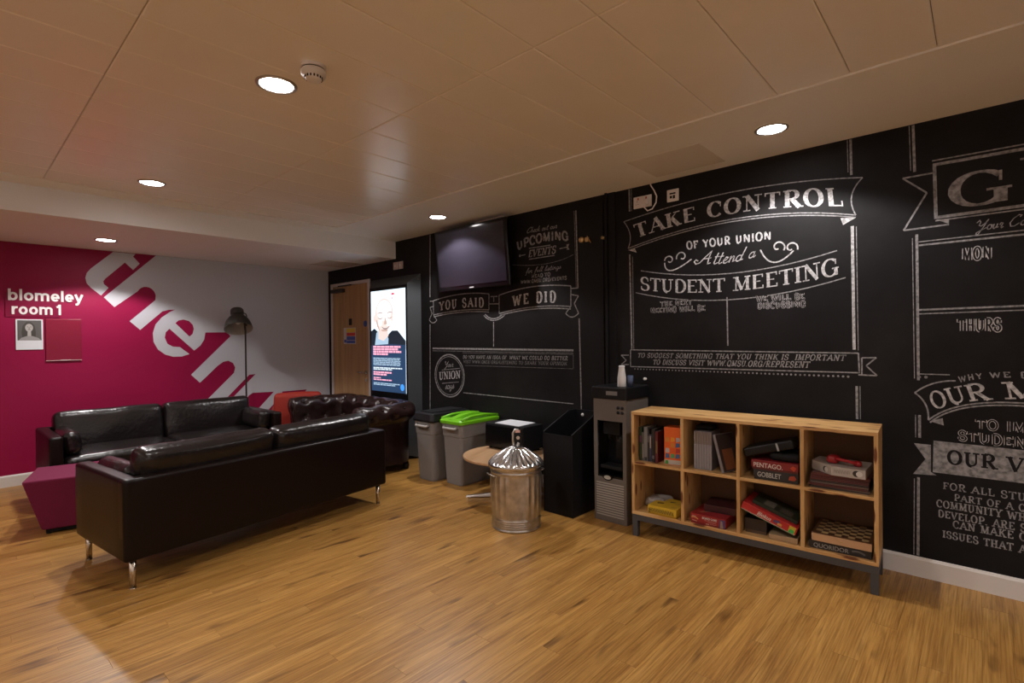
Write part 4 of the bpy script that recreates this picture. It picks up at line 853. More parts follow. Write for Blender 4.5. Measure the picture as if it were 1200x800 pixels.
for z, h, xe in ((.180, .016, .60), (.158, .016, .46), (.128, .010, .28), (.108, .012, .60)): lines(z, h, xe, E_pink, 'caption_text')
for z, xe in ((.075, .84), (.060, .70)): lines(z, .009, xe, E_pale, 'caption_text')
scr('round_icon', [ell(.90, .055, .055, .032)], E_blue, -.1812)
scr('logo_mark', [[(.62, .945), (.70, .945), (.70, .965), (.62, .965)], [(.64, .905), (.66, .905), (.66, .925), (.64, .925)]], E_red, -.1812)
part('sticker', MB().box(-.28, -.13, -.178, -.176, .60, .66), mat('sticker_red', (.45, .05, .04), .5), t)
part('key_lock', knob_mb((.50, -.01, 2.10), [(0, 0), (.012, 0), (.012, .03), (0, .032)], 12), M_alu, t)

# ---- recycling bins
def bin_(label, loc, lidkind):
    t = thing('recycling_bin', label, 'bin', loc, -PI/2, group='slim grey recycling bins')
    mb = MB(); zs = [(0, .115, 0, .42), (.02, .120, -.003, .425), (.46, .138, -.018, .462), (.462, .143, -.023, .467), (.47, .143, -.023, .467), (.56, .147, -.030, .475), (.585, .150, -.034, .480)]
    def ring(z, hx, y0_, y1_, r=.035):
        o = []
        for cx, cy, a0 in ((hx-r, y1_-r, 0), (-hx+r, y1_-r, 90), (-hx+r, y0_+r, 180), (hx-r, y0_+r, 270)):
            for k in range(5): a = math.radians(a0+k*22.5); o.append((cx+r*math.cos(a), cy+r*math.sin(a), z))
        return o
    R = [ring(*a) for a in zs]; n = len(R[0]); vs = [v for r_ in R for v in r_]
    fs = [(j*n+k, j*n+(k+1) % n, (j+1)*n+(k+1) % n, (j+1)*n+k) for j in range(len(R)-1) for k in range(n)]+[tuple(reversed(range(n)))]+([tuple((len(R)-1)*n+k for k in range(n))])
    part('body', mb.add(vs, fs), M_grey, t, bev=.003)
    part('handle', MB().tube([(-.09, -.03, .555), (-.08, -.058, .545), (.08, -.058, .545), (.09, -.03, .555)], .012, 8), mat('grey_plastic_worn', (.34, .32, .30), .45), t, smooth=True)
    mb = MB()
    if lidkind:
        r0 = ring(.585, .160, -.045, .49); r1 = ring(.612, .162, -.047, .492); r2_ = ring(.628, .150, -.03, .475); vs = r0+r1+r2_
        mb.add(vs, [(j*n+k, j*n+(k+1) % n, (j+1)*n+(k+1) % n, (j+1)*n+k) for j in range(2) for k in range(n)]+[tuple(reversed(range(n))), tuple(2*n+k for k in range(n))])
        part('lid', mb, M_green, t, bev=.003)
        mb = MB()   # raised bridge with two slots
        pr = [(-.03+.5*i/16, .630+.038*math.sin(PI*i/16)) for i in range(17)]
        mb.add([(x, y_, z) for (y_, z) in pr for x in (-.035, .035)]+[(x, y_, .62) for (y_, z) in pr for x in (-.05, .05)],
               [(2*i, 2*i+1, 2*i+3, 2*i+2) for i in range(16)]+[(2*i, 2*i+2, 34+2*i+2, 34+2*i) for i in range(16)]+[(2*i+1, 34+2*i+1, 34+2*i+3, 2*i+3) for i in range(16)])
        part('lid_bridge', mb, M_green, t, smooth=False)
        for s in (-1, 1): part('lid_edge', MB().tube([(s*.14, -.02, .628), (s*.135, .1, .65), (s*.13, .3, .652), (s*.14, .47, .63)], .014, 8), M_green, t, smooth=True)
        part('slot', MB().box(-.12, -.055, .06, .36, .6285, .6295).box(.055, .12, .06, .36, .6285, .6295), mat('slot_dark', (.05, .16, .006), .6), t)
    else:
        r0 = ring(.585, .160, -.045, .49); r1 = ring(.60, .162, -.047, .492); r2_ = ring(.66, .145, -.03, .475); r3 = ring(.672, .125, -.01, .45); vs = r0+r1+r2_+r3
        mb.add(vs, [(j*n+k, j*n+(k+1) % n, (j+1)*n+(k+1) % n, (j+1)*n+k) for j in range(3) for k in range(n)]+[tuple(reversed(range(n))), tuple(3*n+k for k in range(n))])
        part('lid', mb, M_blackp, t, bev=.003)
        part('lid_flap', MB().box(-.10, .10, .02, .42, .672, .68), M_blackm, t, bev=.003)
bin_('slim grey bin with the lime green slotted lid', (3.262, 3.742, 0), 1)
bin_('slim grey bin with a black lid, between tufted sofa and green-lidded bin', (3.19, 4.075, 0), 0)

# ---- coffee table with black appliance and paper
t = thing('coffee_table', 'low round beech table with a metal star base behind the metal dustbin', 'table', (3.33, 3.10, 0), math.radians(18))
part('tabletop', MB().lathe([(0, .355), (.385, .355), (.39, .36), (.39, .374), (.385, .378), (0, .378)], 64, cap0=False, cap1=False), M_table, t)
part('column', MB().tube([(0, 0, .03), (0, 0, .355)], .028, 20), M_alu, t, smooth=True)
part('mount_plate', MB().lathe([(.10, .345), (.10, .355)], 24), M_alu, t)
for k in range(4):
    a = math.radians(117+k*90)
    part('foot', MB().hexa([(0, -.028, .012), (.37, -.018, .004), (.37, .018, .004), (0, .028, .012)], [(0, -.022, .05), (.36, -.012, .018), (.36, .012, .018), (0, .022, .05)]).xf(Matrix.Rotation(a, 4, 'Z')), M_alu, t, bev=.003)
t = thing('countertop_appliance', 'boxy black appliance standing on the round table', 'appliance', (3.385, 3.19, .378), -PI/2)
part('housing', MB().box(-.235, .235, 0, .27, .018, .235), M_blackm, t, bev=.006)
part('door', MB().box(-.225, .13, -.012, 0, .03, .222), M_blackg, t, bev=.003); part('control_panel', MB().box(.135, .228, -.010, 0, .03, .222), M_blackp, t, bev=.003)
part('dial', knob_mb((.18, -.010, .08), [(0, 0), (.02, 0), (.018, .018), (0, .018)]), M_blackp, t, smooth=True); part('indicator', MB().box(.15, .165, -.011, -.010, .035, .045), M_vent, t)
for sx in (-.2, .2):
    for y_ in (.03, .24): part('foot', MB().lathe([(.014, 0), (.014, .02)], 12, c=(sx, y_)), M_blackp, t)
o = part('paper_sheet', MB().add([(-.14, .03, 0), (.165, .02, 0), (.155, .255, .001), (-.155, .26, .001), (-.14, .03, .004), (.165, .02, .004), (.155, .255, .005), (-.155, .26, .005)], [(0,3,2,1),(4,5,6,7),(0,1,5,4),(1,2,6,5),(2,3,7,6),(3,0,4,7)]), M_paper, None)
o.location = (3.385, 3.19, .6135); o.rotation_euler = (0, 0, -PI/2); tag(o, 'white paper lying on top of the black appliance', 'paper')

# ---- galvanised dustbin
t = thing('dustbin', 'galvanised metal dustbin with a fluted conical lid', 'bin', (2.862, 2.578, 0))
def ribs(r, z, th, j):
    f = 0
    if .10 < z < .40:
        a = (th*22/(2*PI)) % 1.0; f = .008*(max(0, math.sin(a*2*PI)))**.5 * min(1, (z-.10)/.02, (.40-z)/.02)
        if 3.75 < th < 4.3: f = 0
    return r+f, z
prof = [(.178, 0), (.184, .004), (.184, .012), (.178, .016)]
for zz in (.03, .045, .06, .075): prof += [(.179, zz-.004), (.182, zz), (.179, zz+.004)]
prof += [(.180, .10), (.181, .12), (.183, .20), (.185, .30), (.187, .38), (.188, .40), (.190, .415), (.194, .42), (.190, .426), (.190, .44), (.193, .445), (.190, .45), (.192, .462), (.196, .466)]
part('body', MB().lathe(prof, 144, fn=ribs), M_galv, t, smooth=True)
def flute(r, z, th, j):
    k = min(1, max(0, (r-.045)/.03))*min(1, max(0, (.200-r)/.015)); c = math.cos(26*th)
    return r, z+.0075*k*c
lp = [(.200, .448), (.206, .450), (.208, .470), (.205, .478)]+[(.205-.15*i/10, .480+.100*(i/10)**.9) for i in range(1, 11)]+[(.040, .590), (.02, .596), (0, .598)]
lid = part('lid', MB().lathe(lp, 208, fn=flute, cap0=False, cap1=False), mat('bright_zinc', (.62, .62, .62), .22, metal=.95, bump=.04, bscale=20, var=.15, vscale=15), t, smooth=True)
hz = Matrix.Rotation(math.radians(-48), 4, 'Z')
part('lid_handle', MB().tube([(-.015, 0, .592), (-.020, 0, .64), (-.018, 0, .69), (-.005, 0, .712), (.022, 0, .712)], .009, 10).tube([(.012, .0, .590), (.024, 0, .615)], [.014, .010], 10).xf(hz), M_alu, lid, smooth=True)
part('handle_grip', MB().lathe([(0, -.008), (.028, -.008), (.028, .008), (0, .008)], 24, cap0=False, cap1=False).xf(hz @ Matrix.Translation((.018, -.006, .655)) @ Matrix.Rotation(PI/2, 4, 'X')), M_blackp, lid)
part('grip_centre', MB().lathe([(0, .008), (.013, .008), (.013, .011), (0, .011)], 20, cap0=False, cap1=False).xf(hz @ Matrix.Translation((.018, -.006, .655)) @ Matrix.Rotation(PI/2, 4, 'X')), M_alu, lid)
part('tag', MB().box(-.002, .034, -.014, -.010, .692, .712).xf(hz), mat('pink_tag', (.62, .36, .30), .5), lid)
for s in (0, PI):
    M_ = Matrix.Rotation(math.radians(-20)+s, 4, 'Z')
    part('side_handle', MB().tube([(.188, -.055, .40), (.214, -.05, .405), (.220, 0, .405), (.214, .05, .405), (.188, .055, .40)], .005, 8).xf(M_), M_galv, t, smooth=True)

# ---- black magazine bin
t = thing('display_bin', 'tall black open-fronted display bin with sloping sides left of water cooler', 'stand', (3.24, 2.475, 0), -PI/2)
side = [(.0, 0), (.46, 0), (.46, .775), (.34, .775), (0, .645)]
def side_mb(x): 
    return MB().add([(x, a, b) for a, b in side]+[(x+.012, a, b) for a, b in side], [(0, 1, 2, 3, 4), (9, 8, 7, 6, 5)]+[(i, (i+1) % 5, 5+(i+1) % 5, 5+i) for i in range(5)])
M_bin = mat('satin_black_board', (.006, .006, .007), .5, spec=.25)
for x in (-.145, .133): part('side_panel', side_mb(x), M_bin, t, bev=.0015)
part('front_panel', MB().box(-.133, .133, .004, .016, 0, .63), M_bin, t); part('back_panel', MB().box(-.133, .133, .446, .458, 0, .775), M_bin, t); part('tray', MB().box(-.133, .133, .016, .446, .38, .392), M_blackm, t)
part('screw_cap', knob_mb((-.065, .446, .732), [(0, 0), (.014, 0), (.012, .006), (0, .007)], 16), M_trimw, t, smooth=True)

# ---- water cooler
t = thing('water_cooler', 'taupe grey floor-standing water cooler left of the pine bookcase', 'water cooler', (3.36, 2.072, 0), -PI/2)
mb = MB()
for a in ((-.14, .14, .02, .34, 0, .335), (-.14, -.108, 0, .34, .335, .765), (.112, .14, 0, .34, .335, .765), (-.108, .112, .14, .34, .335, .765), (-.14, .14, 0, .34, .765, .93)): mb.box(*a)
part('body', mb, M_cool, t)
part('lower_panel', MB().box(-.14, .14, 0, .02, .0, .335), M_cool, t, bev=.004)
part('alcove', MB().box(-.108, -.100, .004, .14, .345, .765).box(.104, .112, .004, .14, .345, .765).box(-.1, .104, .132, .14, .345, .765).box(-.108, .112, .004, .14, .335, .350).box(-.108, .112, .004, .14, .757, .765), M_blackg, t)
part('tap_housing', MB().box(-.07, .075, .02, .132, .66, .757), M_blackg, t, bev=.004)
for x in (-.035, .04): part('tap', MB().tube([(x, .06, .665), (x, .06, .635), (x, .055, .62)], [.012, .012, .008], 12), M_blackp, t, smooth=True)
part('drip_tray', MB().box(-.09, .095, .01, .12, .40, .425), M_blackm, t, bev=.003)
part('badge', MB().lathe([(0, 0), (.042, 0), (.042, .006), (0, .008)], 28, cap0=False, cap1=False).xf(RX((-.018, 0, .338)) @ Matrix.Scale(.55, 4, (0, 1, 0))), M_blackg, t)
part('badge_label', MB().lathe([(0, .008), (.030, .0075), (.030, .009), (0, .009)], 28, cap0=False, cap1=False).xf(RX((-.018, 0, .338)) @ Matrix.Scale(.5, 4, (0, 1, 0))), mat('badge_silver2', (.42, .42, .36), .3), t)
for i in range(14): part('vent_slat', MB().box(-.118, .118, -.004, .0, .045+i*.0185, .0535+i*.0185), M_vent, t)
for i in range(2):
    for j in range(2): part('push_button', knob_mb((.075+i*.035, 0, .835+j*.035), [(0, 0), (.013, 0), (.012, .005), (0, .006)], 16), M_blackp, t, smooth=True)
part('cap', MB().box(-.152, .152, -.012, .345, .93, 1.022), M_blackp, t, bev=.008)
part('cap_label', MB().box(-.02, .075, -.0135, -.012, .962, .992), mat('label_grey', (.16, .155, .15), .4), t)
o = thing('white_bottle', 'translucent white plastic bottle standing on the water cooler', 'bottle', (3.44, 2.01, 1.022))
part('body', MB().lathe([(0, 0), (.031, 0), (.033, .004), (.032, .07), (.025, .115), (.022, .14), (.021, .15)], 28, cap0=False), mat('milky_plastic', (.58, .56, .54), .35), o, smooth=True)
part('neck', MB().lathe([(.023, .148), (.023, .158), (.017, .160)], 24), M_paper, o, smooth=True)
o = thing('clear_cup', 'bluish clear plastic cup right of the white bottle on the cooler', 'cup', (3.47, 1.955, 1.022))
part('cup', MB().lathe([(.019, 0), (.024, .085), (.022, .085), (.018, .003), (0, .003)], 24, cap1=False), mat('blue_clear_plastic', (.05, .07, .13), .15), o, smooth=True)

# ---- pine bookcase
P0 = Vector((3.240, 1.822, 0)); RZ = math.atan2(-.9977, .0667)
def loc(s, d, z): return (P0.x+math.cos(RZ)*s-math.sin(RZ)*d, P0.y+math.sin(RZ)*s+math.cos(RZ)*d, z)
t = thing('bookcase', 'low knotty pine cube bookcase on a dark grey base against black wall', 'bookcase', tuple(P0), RZ)
ZB, ZM, ZT, BD = .155, .505, .853, .35
part('top_panel', MB().box(0, 1.42, 0, BD, ZT, ZT+.020), M_pine, t, bev=.0012)
part('bottom_panel', MB().box(0, 1.42, 0, BD, ZB, ZB+.020), M_pine, t, bev=.0012)
for x in (0, .35, .70, 1.05, 1.40): part('side_panel' if x in (0, 1.40) else 'divider', MB().box(x, x+.02, 0.001, BD-.006, ZB+.020, ZT), M_pine_v, t, bev=.0008)
for x in (.02, .37, .72, 1.07): part('shelf', MB().box(x, x+.33, .002, BD-.008, ZM, ZM+.018), M_pine, t, bev=.0008)
part('back_board', MB().box(.004, 1.416, BD-.006, BD-.001, ZB+.02, ZT), mat('brown_hardboard', (.15, .075, .035), .7), t)
fr = part('base_frame', MB().box(0, 1.42, .004, .034, .112, ZB).box(0, 1.42, BD-.034, BD-.004, .112, ZB).box(0, .03, .034, BD-.034, .112, ZB).box(1.39, 1.42, .034, BD-.034, .112, ZB), M_frame, t, bev=.002)
for x in (0, 1.38):
    for y_ in (.004, BD-.044): part('leg', MB().box(x, x+.04, y_, y_+.04, 0, .112), M_frame, t, bev=.002)

def rgb(*c): return mat('print_%d_%d_%d' % tuple(int(v*255) for v in c), c, .35)
def pages(): return mat('page_edges', (.45, .42, .36), .8)
def book(label, s, d, z, th, h, dep, col, lean=0, group='books in the top left cubby', spine=None):
    b = thing('book', label, 'book', loc(s, d, z), RZ, group); M_ = Matrix.Rotation(lean, 4, 'Y')
    part('cover', MB().box(0, .0025, 0, dep, 0, h).box(th-.0025, th, 0, dep, 0, h).box(0.0025, th-.0025, 0, .002, 0, h).xf(M_), col, b)
    part('pages', MB().box(.003, th-.003, .003, dep-.004, .004, h-.004).xf(M_), pages(), b)
    if spine: part('spine_label', MB().box(.003, th-.003, -.0008, 0, h*spine[0], h*spine[1]).xf(M_), spine[2], b)
    return b
Z1 = ZM+.018
for (s, th, h, c, sp2, lb) in ((.030, .022, .235, (.02, .04, .015), (.55, .75, rgb(.12, .03, .09)), 'dark green book at the left end of the top left cubby'),
    (.053, .014, .200, (.10, .09, .08), (.1, .6, rgb(.26, .24, .22)), 'thin grey-brown book, second in the row left of the orange box'),
    (.068, .026, .240, (.17, .165, .16), (.02, .12, rgb(.03, .03, .03)), 'thick pale grey book in the middle of the row by orange box'),
    (.095, .012, .225, (.02, .018, .02), (.6, .8, rgb(.2, .2, .2)), 'thin black book right of the thick pale grey one'),
    (.108, .016, .190, (.03, .035, .07), (.5, .95, rgb(.32, .26, .22)), 'short navy book with a cream spine label'),
    (.125, .022, .230, (.012, .012, .014), (.1, .2, rgb(.1, .1, .12)), 'tall black book near the orange box'),
    (.150, .020, .215, (.10, .012, .016), (.3, .7, rgb(.14, .09, .03)), 'dark red book touching the orange box')):
    book(lb, s, .06, Z1, th-.001, h, .16, rgb(*c), spine=sp2)
t = thing('jigsaw_box', 'tall orange patterned box in the top left cubby', 'box', loc(.268, .115, Z1), RZ+math.radians(8))
part('body', MB().box(-.058, .058, -.055, .055, 0, .255), rgb(.72, .115, .012), t, bev=.003)
pr = random.Random(3); pc = ((.06, .12, .28), (.5, .25, .3), (.70, .10, .012), (.72, .28, .02), (.45, .03, .03), (.10, .30, .12), (.45, .40, .42), (.60, .20, .03))
for i in range(4):
    for j in range(3):
        c = pc[(i*5+j*3+pr.randint(0, 2)) % 8]
        w_ = .034; part('print_patch', MB().poly([(-.052+j*.035+pr.uniform(-.003, .006), .045+i*.037), (-.052+j*.035+w_-.004, .045+i*.037+pr.uniform(0, .008)), (-.052+j*.035+w_-.006, .045+i*.037+.030), (-.052+j*.035+.004, .045+i*.037+.033)], -.0556), rgb(*c), t)
part('base_label', MB().box(-.058, .058, -.0562, -.055, .004, .034), rgb(.50, .46, .40), t); part('print_patch', MB().poly([(-.055, .006), (-.03, .006), (-.032, .03), (-.05, .03)], -.0568), rgb(.06, .28, .05), t)
for i in range(7):
    o = thing('magazine_case', ('darker first case at the left end of the grey row', 'grey case just right of the darker one in its row', 'third case from the left end of the grey row', 'grey case in the very middle of the row of seven', 'third grey case from the leaning one', 'grey case next to last at the right of its row', 'rightmost upright grey case, touched by the leaning one')[i], 'case', loc(.420+i*.0166, .055, Z1), RZ, 'row of grey cases in the top second cubby')
    part('case', MB().box(0, .0155, .002, .18, 0, .250), rgb(.19, .17, .175) if i else rgb(.10, .09, .10), o, bev=.001)
    part('spine', MB().box(.0015, .014, 0, .002, .004, .165), rgb(.27, .25, .26), o); part('spine_top', MB().box(.0015, .014, 0, .002, .168, .246), rgb(.20, .155, .135), o)
o = thing('black_pouch', 'small black pouch lying on top of the grey cases', 'pouch', loc(.47, .16, Z1+.251), RZ)
part('pouch', MB().rbox(0, 0, .016, .12, .10, .032, .014, nz=.004, seed=9), M_blackm, o, smooth=True)
b = thing('book', 'glossy magazine case with an orange picture cover leaning against the grey cases', 'case', loc(.622, .03, Z1), RZ+math.radians(-20))
M_ = Matrix.Rotation(math.radians(-16), 4, 'Y')
part('case', MB().box(-.020, -.002, 0, .18, .006, .25).xf(M_), rgb(.22, .20, .21), b); part('cover_print', MB().box(-.002, -.0008, .004, .176, .01, .245).xf(M_), rgb(.05, .035, .035), b)
part('cover_picture', MB().box(-.0008, 0, .03, .13, .02, .15).xf(M_), rgb(.26, .10, .045), b)
def gbox(name, label, s, d, z, L, D, H, lid, base, rot=0, cat='game box', group=None, ry=0):
    t = thing(name, label, cat, loc(s, d, z), RZ+math.radians(rot), group)
    M_ = Matrix.Rotation(math.radians(ry), 4, 'Y')
    part('box_base', MB().box(-L/2+.003, L/2-.003, .003, D-.003, 0, H*.5).xf(M_), base, t)
    part('box_lid', MB().box(-L/2, L/2, 0, D, H*.22, H).xf(M_), lid, t, bev=.0012)
    return t, M_
def label_on(t, M_, txt, x0, x1, z0, h, m, off=.01, sh=0): part('lettering', fit_text(txt, x0, x1, z0, h, off, -.0012, sh).xf(M_), m, t)
W_ = rgb(.62, .60, .56)
Z0 = ZB+.02
# top third cubby
t, M_ = gbox('game_box', 'black game box lettered GOBBLET at the bottom of its pile', .915, .03, Z1, .245, .25, .062, rgb(.022, .022, .026), rgb(.02, .02, .02)); label_on(t, M_, 'GOBBLET', -.10, .03, .018, .030, rgb(.45, .45, .42), .012)
part('side_print', MB().poly([(.07, .02), (.10, .018), (.112, .03), (.10, .048), (.075, .042)], -.0012), rgb(.35, .05, .02), t)
t, M_ = gbox('game_box', 'red game box lettered PENTAGO. on top of the black game box', .910, .025, Z1+.062, .255, .25, .056, rgb(.20, .014, .018), rgb(.10, .01, .01)); label_on(t, M_, 'PENTAGO.', -.115, .045, .014, .028, W_, .012)
part('side_print', MB().poly([(.085, .03), (.10, .045), (.118, .034), (.105, .012)], -.0012), rgb(.5, .06, .02), t)
t = thing('soft_case', 'black crumpled soft case on top of the red game box', 'bag', loc(.96, .06, Z1+.118), RZ)
part('pouch', MB().rbox(0, .08, .03, .17, .18, .058, .026, nz=.007, seed=4), M_blackm, t, smooth=True)
t = thing('black_binder', 'long black case propped at a slant on the soft case', 'case', loc(.742, .04, Z1+.122), RZ)
M_ = Matrix.Rotation(math.radians(-17), 4, 'Y')
part('shell', MB().rbox(.145, .08, .028, .29, .17, .055, .012, nz=.002, seed=2).xf(M_), M_blackp, t, smooth=True); part('strap', MB().box(.195, .206, -.009, .0, .004, .05).xf(M_), rgb(.3, .3, .3), t)
# top right cubby: folded boards
cols = ((.05, .05, .05), (.14, .10, .08), (.10, .02, .02), (.20, .16, .13), (.035, .03, .03), (.11, .025, .025), (.09, .02, .02), (.12, .03, .028)); zz = Z1
for i, c in enumerate(cols):
    h = (.008, .010, .012, .008, .011, .013, .012, .012)[i]
    lb = ('lowest black folded board of the right-hand stack', 'brown folded board second from the bottom of the stack', 'maroon folded board third from the bottom of the stack', 'tan folded board in the middle of the stack', 'black folded board in the middle of the right-hand stack', 'maroon folded board above the middle black one', 'maroon folded board second from the top of its stack', 'topmost maroon folded board under the white game box')[i]
    o = thing('folded_board', lb, 'game board', loc(1.235+pr.uniform(-.006, .006), .035+pr.uniform(-.01, .008), zz), RZ+math.radians(pr.uniform(-2, 2)), 'stack of folded boards in the top right cubby')
    part('lower_leaf', MB().box(-.14, .14, 0, .26, 0, h*.45), rgb(*c), o); part('upper_leaf', MB().box(-.14, .14, .001, .26, h*.52, h*.97), rgb(*[v*.8 for v in c]), o); zz += h
t = thing('game_box', 'white game box printed with black and white discs under red toy', 'game box', loc(1.222, .020, zz), RZ+math.radians(-2))
top = [(-.135, .11), (-.02, .0), (.140, .0), (.150, .24), (-.12, .25)]
part('box', MB().add([(a, b, 0) for a, b in top]+[(a, b, .05) for a, b in top], [(4, 3, 2, 1, 0), (5, 6, 7, 8, 9)]+[(i, (i+1) % 5, 5+(i+1) % 5, 5+i) for i in range(5)]), rgb(.44, .40, .36), t, bev=.0015)
def on_left(mb): return mb.xf(Matrix.Translation((-.135, .11, 0)) @ Matrix.Rotation(math.atan2(-.11, .115), 4, 'Z'))
part('disc_print', on_left(MB().disc((.112, .024), .016, 20, -.0012)), rgb(.02, .02, .02), t); part('disc_print', on_left(MB().disc((.122, .023), .014, 20, -.002)), W_, t)
part('disc_print', MB().disc((.098, .026), .017, 20, -.0012), rgb(.02, .02, .02), t); part('disc_print', MB().disc((.112, .025), .015, 20, -.002), W_, t)
mb = MB()
for i in range(6): mb.ribbon([(-.008+i*.013, .016), (-.004+i*.013, .036), (.001+i*.013, .018), (.004+i*.013, .034)], .0022, y=-.0012)
part('faded_lettering', mb, rgb(.22, .20, .16), t); part('lid_print', MB().box(-.06, -.01, .12, .14, .05, .0508), rgb(.12, .10, .10), t)
t = thing('red_toy', 'red plastic toy with a looped handle on the white game box', 'toy', loc(1.235, .09, zz+.0508), RZ+math.radians(-8))
part('body', MB().rbox(-.035, .02, .022, .06, .07, .044, .018, nz=.003), rgb(.30, .012, .016), t, smooth=True)
part('handle', MB().tube([(-.02, -.005, .03), (.0, -.02, .034), (.04, -.022, .03), (.075, -.01, .022), (.085, .01, .018), (.07, .03, .02)], .009, 10), rgb(.34, .012, .016), t, smooth=True)
part('end_knob', MB().rbox(.085, .012, .016, .04, .04, .032, .014), rgb(.30, .012, .016), t, smooth=True)
# bottom row
t, M_ = gbox('game_box', 'yellow game box with dark scrawled lettering in the bottom left cubby', .213, .012, Z0, .205, .22, .060, rgb(.62, .40, .03), rgb(.40, .22, .01), rot=-3)
mb = MB()
for i in range(9):
    a = -.085+i*.019; mb.ribbon([(a, .044), (a+.007, .018), (a+.012, .042), (a+.016, .017)], .0052, y=-.0012)
mb.ribbon([(-.096, .038), (-.084, .010)], .005, y=-.0012).ribbon([(-.083, .038), (-.097, .010)], .005, y=-.0012)
part('scrawled_lettering', mb, rgb(.10, .07, .02), t)
for i in range(7):
    x, y_ = pr.uniform(-.09, .07), pr.uniform(.02, .17); c = ((.7, .5, .08), (.10, .06, .02), (.5, .3, .05), (.35, .35, .3))[i % 4]
    part('lid_print', MB().add([(x, y_, .0605), (x+pr.uniform(.02, .05), y_+.01, .0605), (x+.04, y_+.035, .0605), (x-.005, y_+.03, .0605)], [(0, 1, 2, 3)]), rgb(*c), t)
t = thing('plastic_bag', 'crumpled pale plastic bag behind the yellow game box', 'bag', loc(.10, .17, Z0), RZ)
part('bag', MB().rbox(.01, .04, .035, .17, .15, .06, .025, nz=.022, seed=6, seg=14), mat('cloudy_plastic', (.34, .31, .29), .25), t, smooth=True)
t, M_ = gbox('game_box', 'red game box with BOARD GAME lettering in the bottom second cubby', .520, .012, Z0, .225, .24, .065, rgb(.28, .016, .018), rgb(.18, .012, .012), rot=-2)
label_on(t, M_, 'BOARD GAME', -.035, .058, .040, .014, W_, .015)
mb = MB()
for i, (a, b_) in enumerate(((-.02, .055), (.0, .055), (.015, .055))): mb.ribbon([(a, .033-i*.009), (b_, .033-i*.009)], .0025, y=-.0012)
mb.ribbon([(-.10, .05), (-.075, .048)], .004, y=-.0012).ribbon([(-.10, .022), (-.07, .018)], .005, y=-.0012).ribbon([(-.012, .012), (.01, .012)], .006, y=-.0012)
part('small_print', mb, rgb(.50, .25, .22), t); part('side_print', MB().ribbon(curve(((-.105, .038), (-.085, .042), (-.062, .032))), .006, y=-.0012), rgb(.6, .34, .12), t)
part('figure_print', MB().poly([(.072, .004), (.108, .004), (.108, .058), (.075, .056)], -.0012), rgb(.07, .05, .16), t); part('figure_print', MB().poly([(.078, .004), (.098, .004), (.092, .05), (.082, .05)], -.0018), rgb(.30, .20, .15), t)
part('lid_print', MB().add([(-.08, .05, .0655), (-.01, .12, .0655), (.01, .115, .0655), (-.055, .045, .0655)], [(0, 1, 2, 3)]), rgb(.36, .17, .10), t)
t, M_ = gbox('game_box', 'dark maroon game box lying on the red BOARD GAME box', .57, .10, Z0+.066, .20, .20, .045, rgb(.05, .012, .014), rgb(.04, .012, .012), rot=4)
# bottom third cubby
t, M_ = gbox('wooden_box', 'plain pale wooden box under the slanted red game box', .955, .02, Z0, .155, .22, .032, rgb(.40, .27, .15), rgb(.34, .22, .12)); 
t, M_ = gbox('game_box', 'dark game box standing at the left under the slanted red one', .795, .06, Z0, .125, .24, .090, rgb(.03, .02, .016), rgb(.10, .06, .035))
t = thing('game_box', 'slanted red game box with white italic lettering and a green underside', 'game box', loc(.739, .004, Z0+.205), RZ)
M_ = Matrix.Rotation(math.radians(19.5), 4, 'Y')
part('box_base', MB().box(.003, .313, .003, .257, -.052, -.02).xf(M_), rgb(.02, .10, .025), t); part('box_lid', MB().box(0, .316, 0, .26, -.044, 0).xf(M_), rgb(.42, .022, .022), t, bev=.0012)
part('lettering', fit_text('Blokus', .095, .175, -.036, .024, .015, -.0012, .2).xf(M_), W_, t)
part('side_print', MB().poly([(.185, -.030), (.222, -.030), (.222, -.010), (.19, -.014)], -.0012).xf(M_), rgb(.09, .06, .15), t); part('side_print', MB().poly([(.212, -.036), (.236, -.036), (.236, -.022), (.212, -.022)], -.0018).xf(M_), rgb(.6, .3, .08), t)
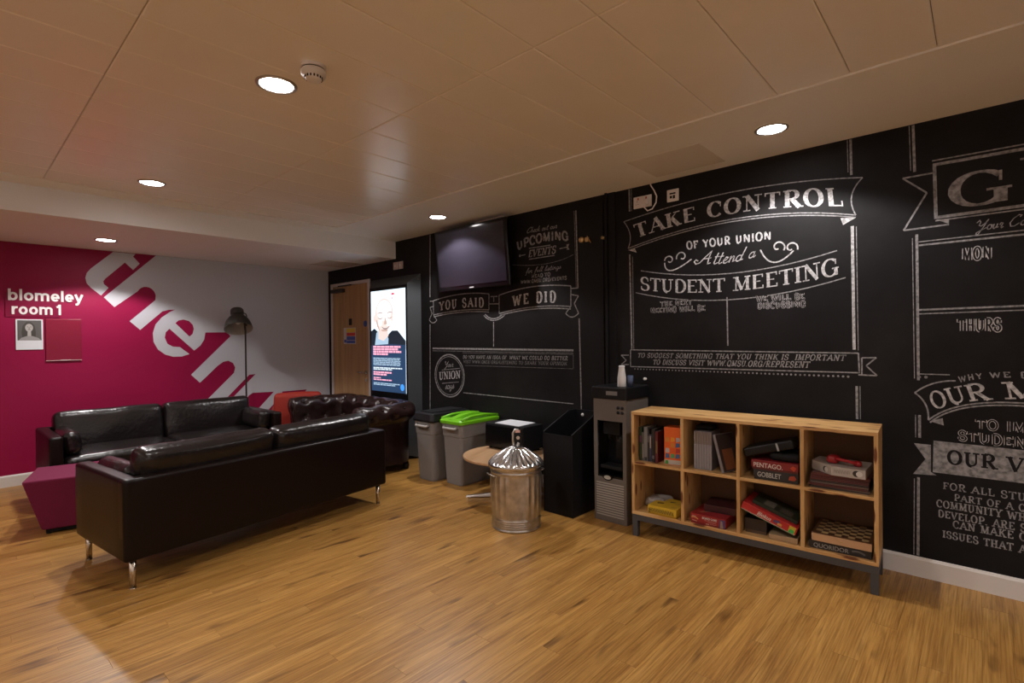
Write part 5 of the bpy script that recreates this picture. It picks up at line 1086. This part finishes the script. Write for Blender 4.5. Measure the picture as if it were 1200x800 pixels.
part('corner_print', MB().poly([(.273, -.042), (.308, -.042), (.308, -.004), (.273, -.004)], -.0012).xf(M_), rgb(.50, .42, .04), t); part('corner_print', MB().poly([(.275, -.042), (.306, -.042), (.302, -.022), (.280, -.022)], -.0018).xf(M_), rgb(.04, .40, .08), t)
part('edge_stripe', MB().box(.002, .314, -.0014, 0, -.046, -.043).xf(M_), rgb(.5, .42, .36), t)
t = thing('game_box', 'dark green and black patterned board lying on the slanted red box', 'game board', loc(.778, .05, Z0+.1935), RZ)
part('board', MB().box(0, .26, 0, .20, .0, .020).xf(M_), rgb(.020, .03, .018), t); part('board_print', MB().box(.06, .12, .02, .12, .020, .0206).xf(M_), rgb(.16, .16, .13), t); part('board_print', MB().box(.15, .22, .02, .10, .020, .0206).xf(M_), rgb(.10, .09, .07), t)
# bottom right cubby
t, M_ = gbox('game_box', 'black game box lettered QUORIDOR under the chessboard box', 1.237, .028, Z0, .300, .28, .046, rgb(.016, .016, .020), rgb(.02, .02, .02)); label_on(t, M_, 'QUORIDOR', -.125, .045, .010, .024, rgb(.28, .28, .27), .006)
part('side_print', MB().ribbon(curve(((.06, .025), (.09, .03), (.12, .018))), .010, y=-.0012), rgb(.10, .10, .10), t)
t = thing('chess_box', 'pale wooden chess box with a chequered top in the bottom right cubby', 'chess box', loc(1.245, .022, Z0+.046), RZ+math.radians(-1.5))
part('box', MB().box(-.143, .143, 0, .286, 0, .042), M_table, t, bev=.001); part('catch', knob_mb((-.0, 0, .021), [(0, 0), (.004, 0), (.004, .003), (0, .003)], 10), M_brass, t)
part('top_board', MB().box(-.143, .143, 0, .286, .0422, .0462), rgb(.10, .045, .020), t)
sq = .032; lt = MB().box(0, sq, 0, sq, .0462, .0470).mesh('light_square'); lt.materials.append(rgb(.44, .32, .15))
dk = MB().box(0, sq, 0, sq, .0462, .0470).mesh('dark_square'); dk.materials.append(rgb(.055, .026, .014))
for i in range(8):
    for j in range(8):
        o = put('light_square' if (i+j) % 2 else 'dark_square', lt if (i+j) % 2 else dk, None, t); o.location = (-.128+i*sq, .015+j*sq, 0)
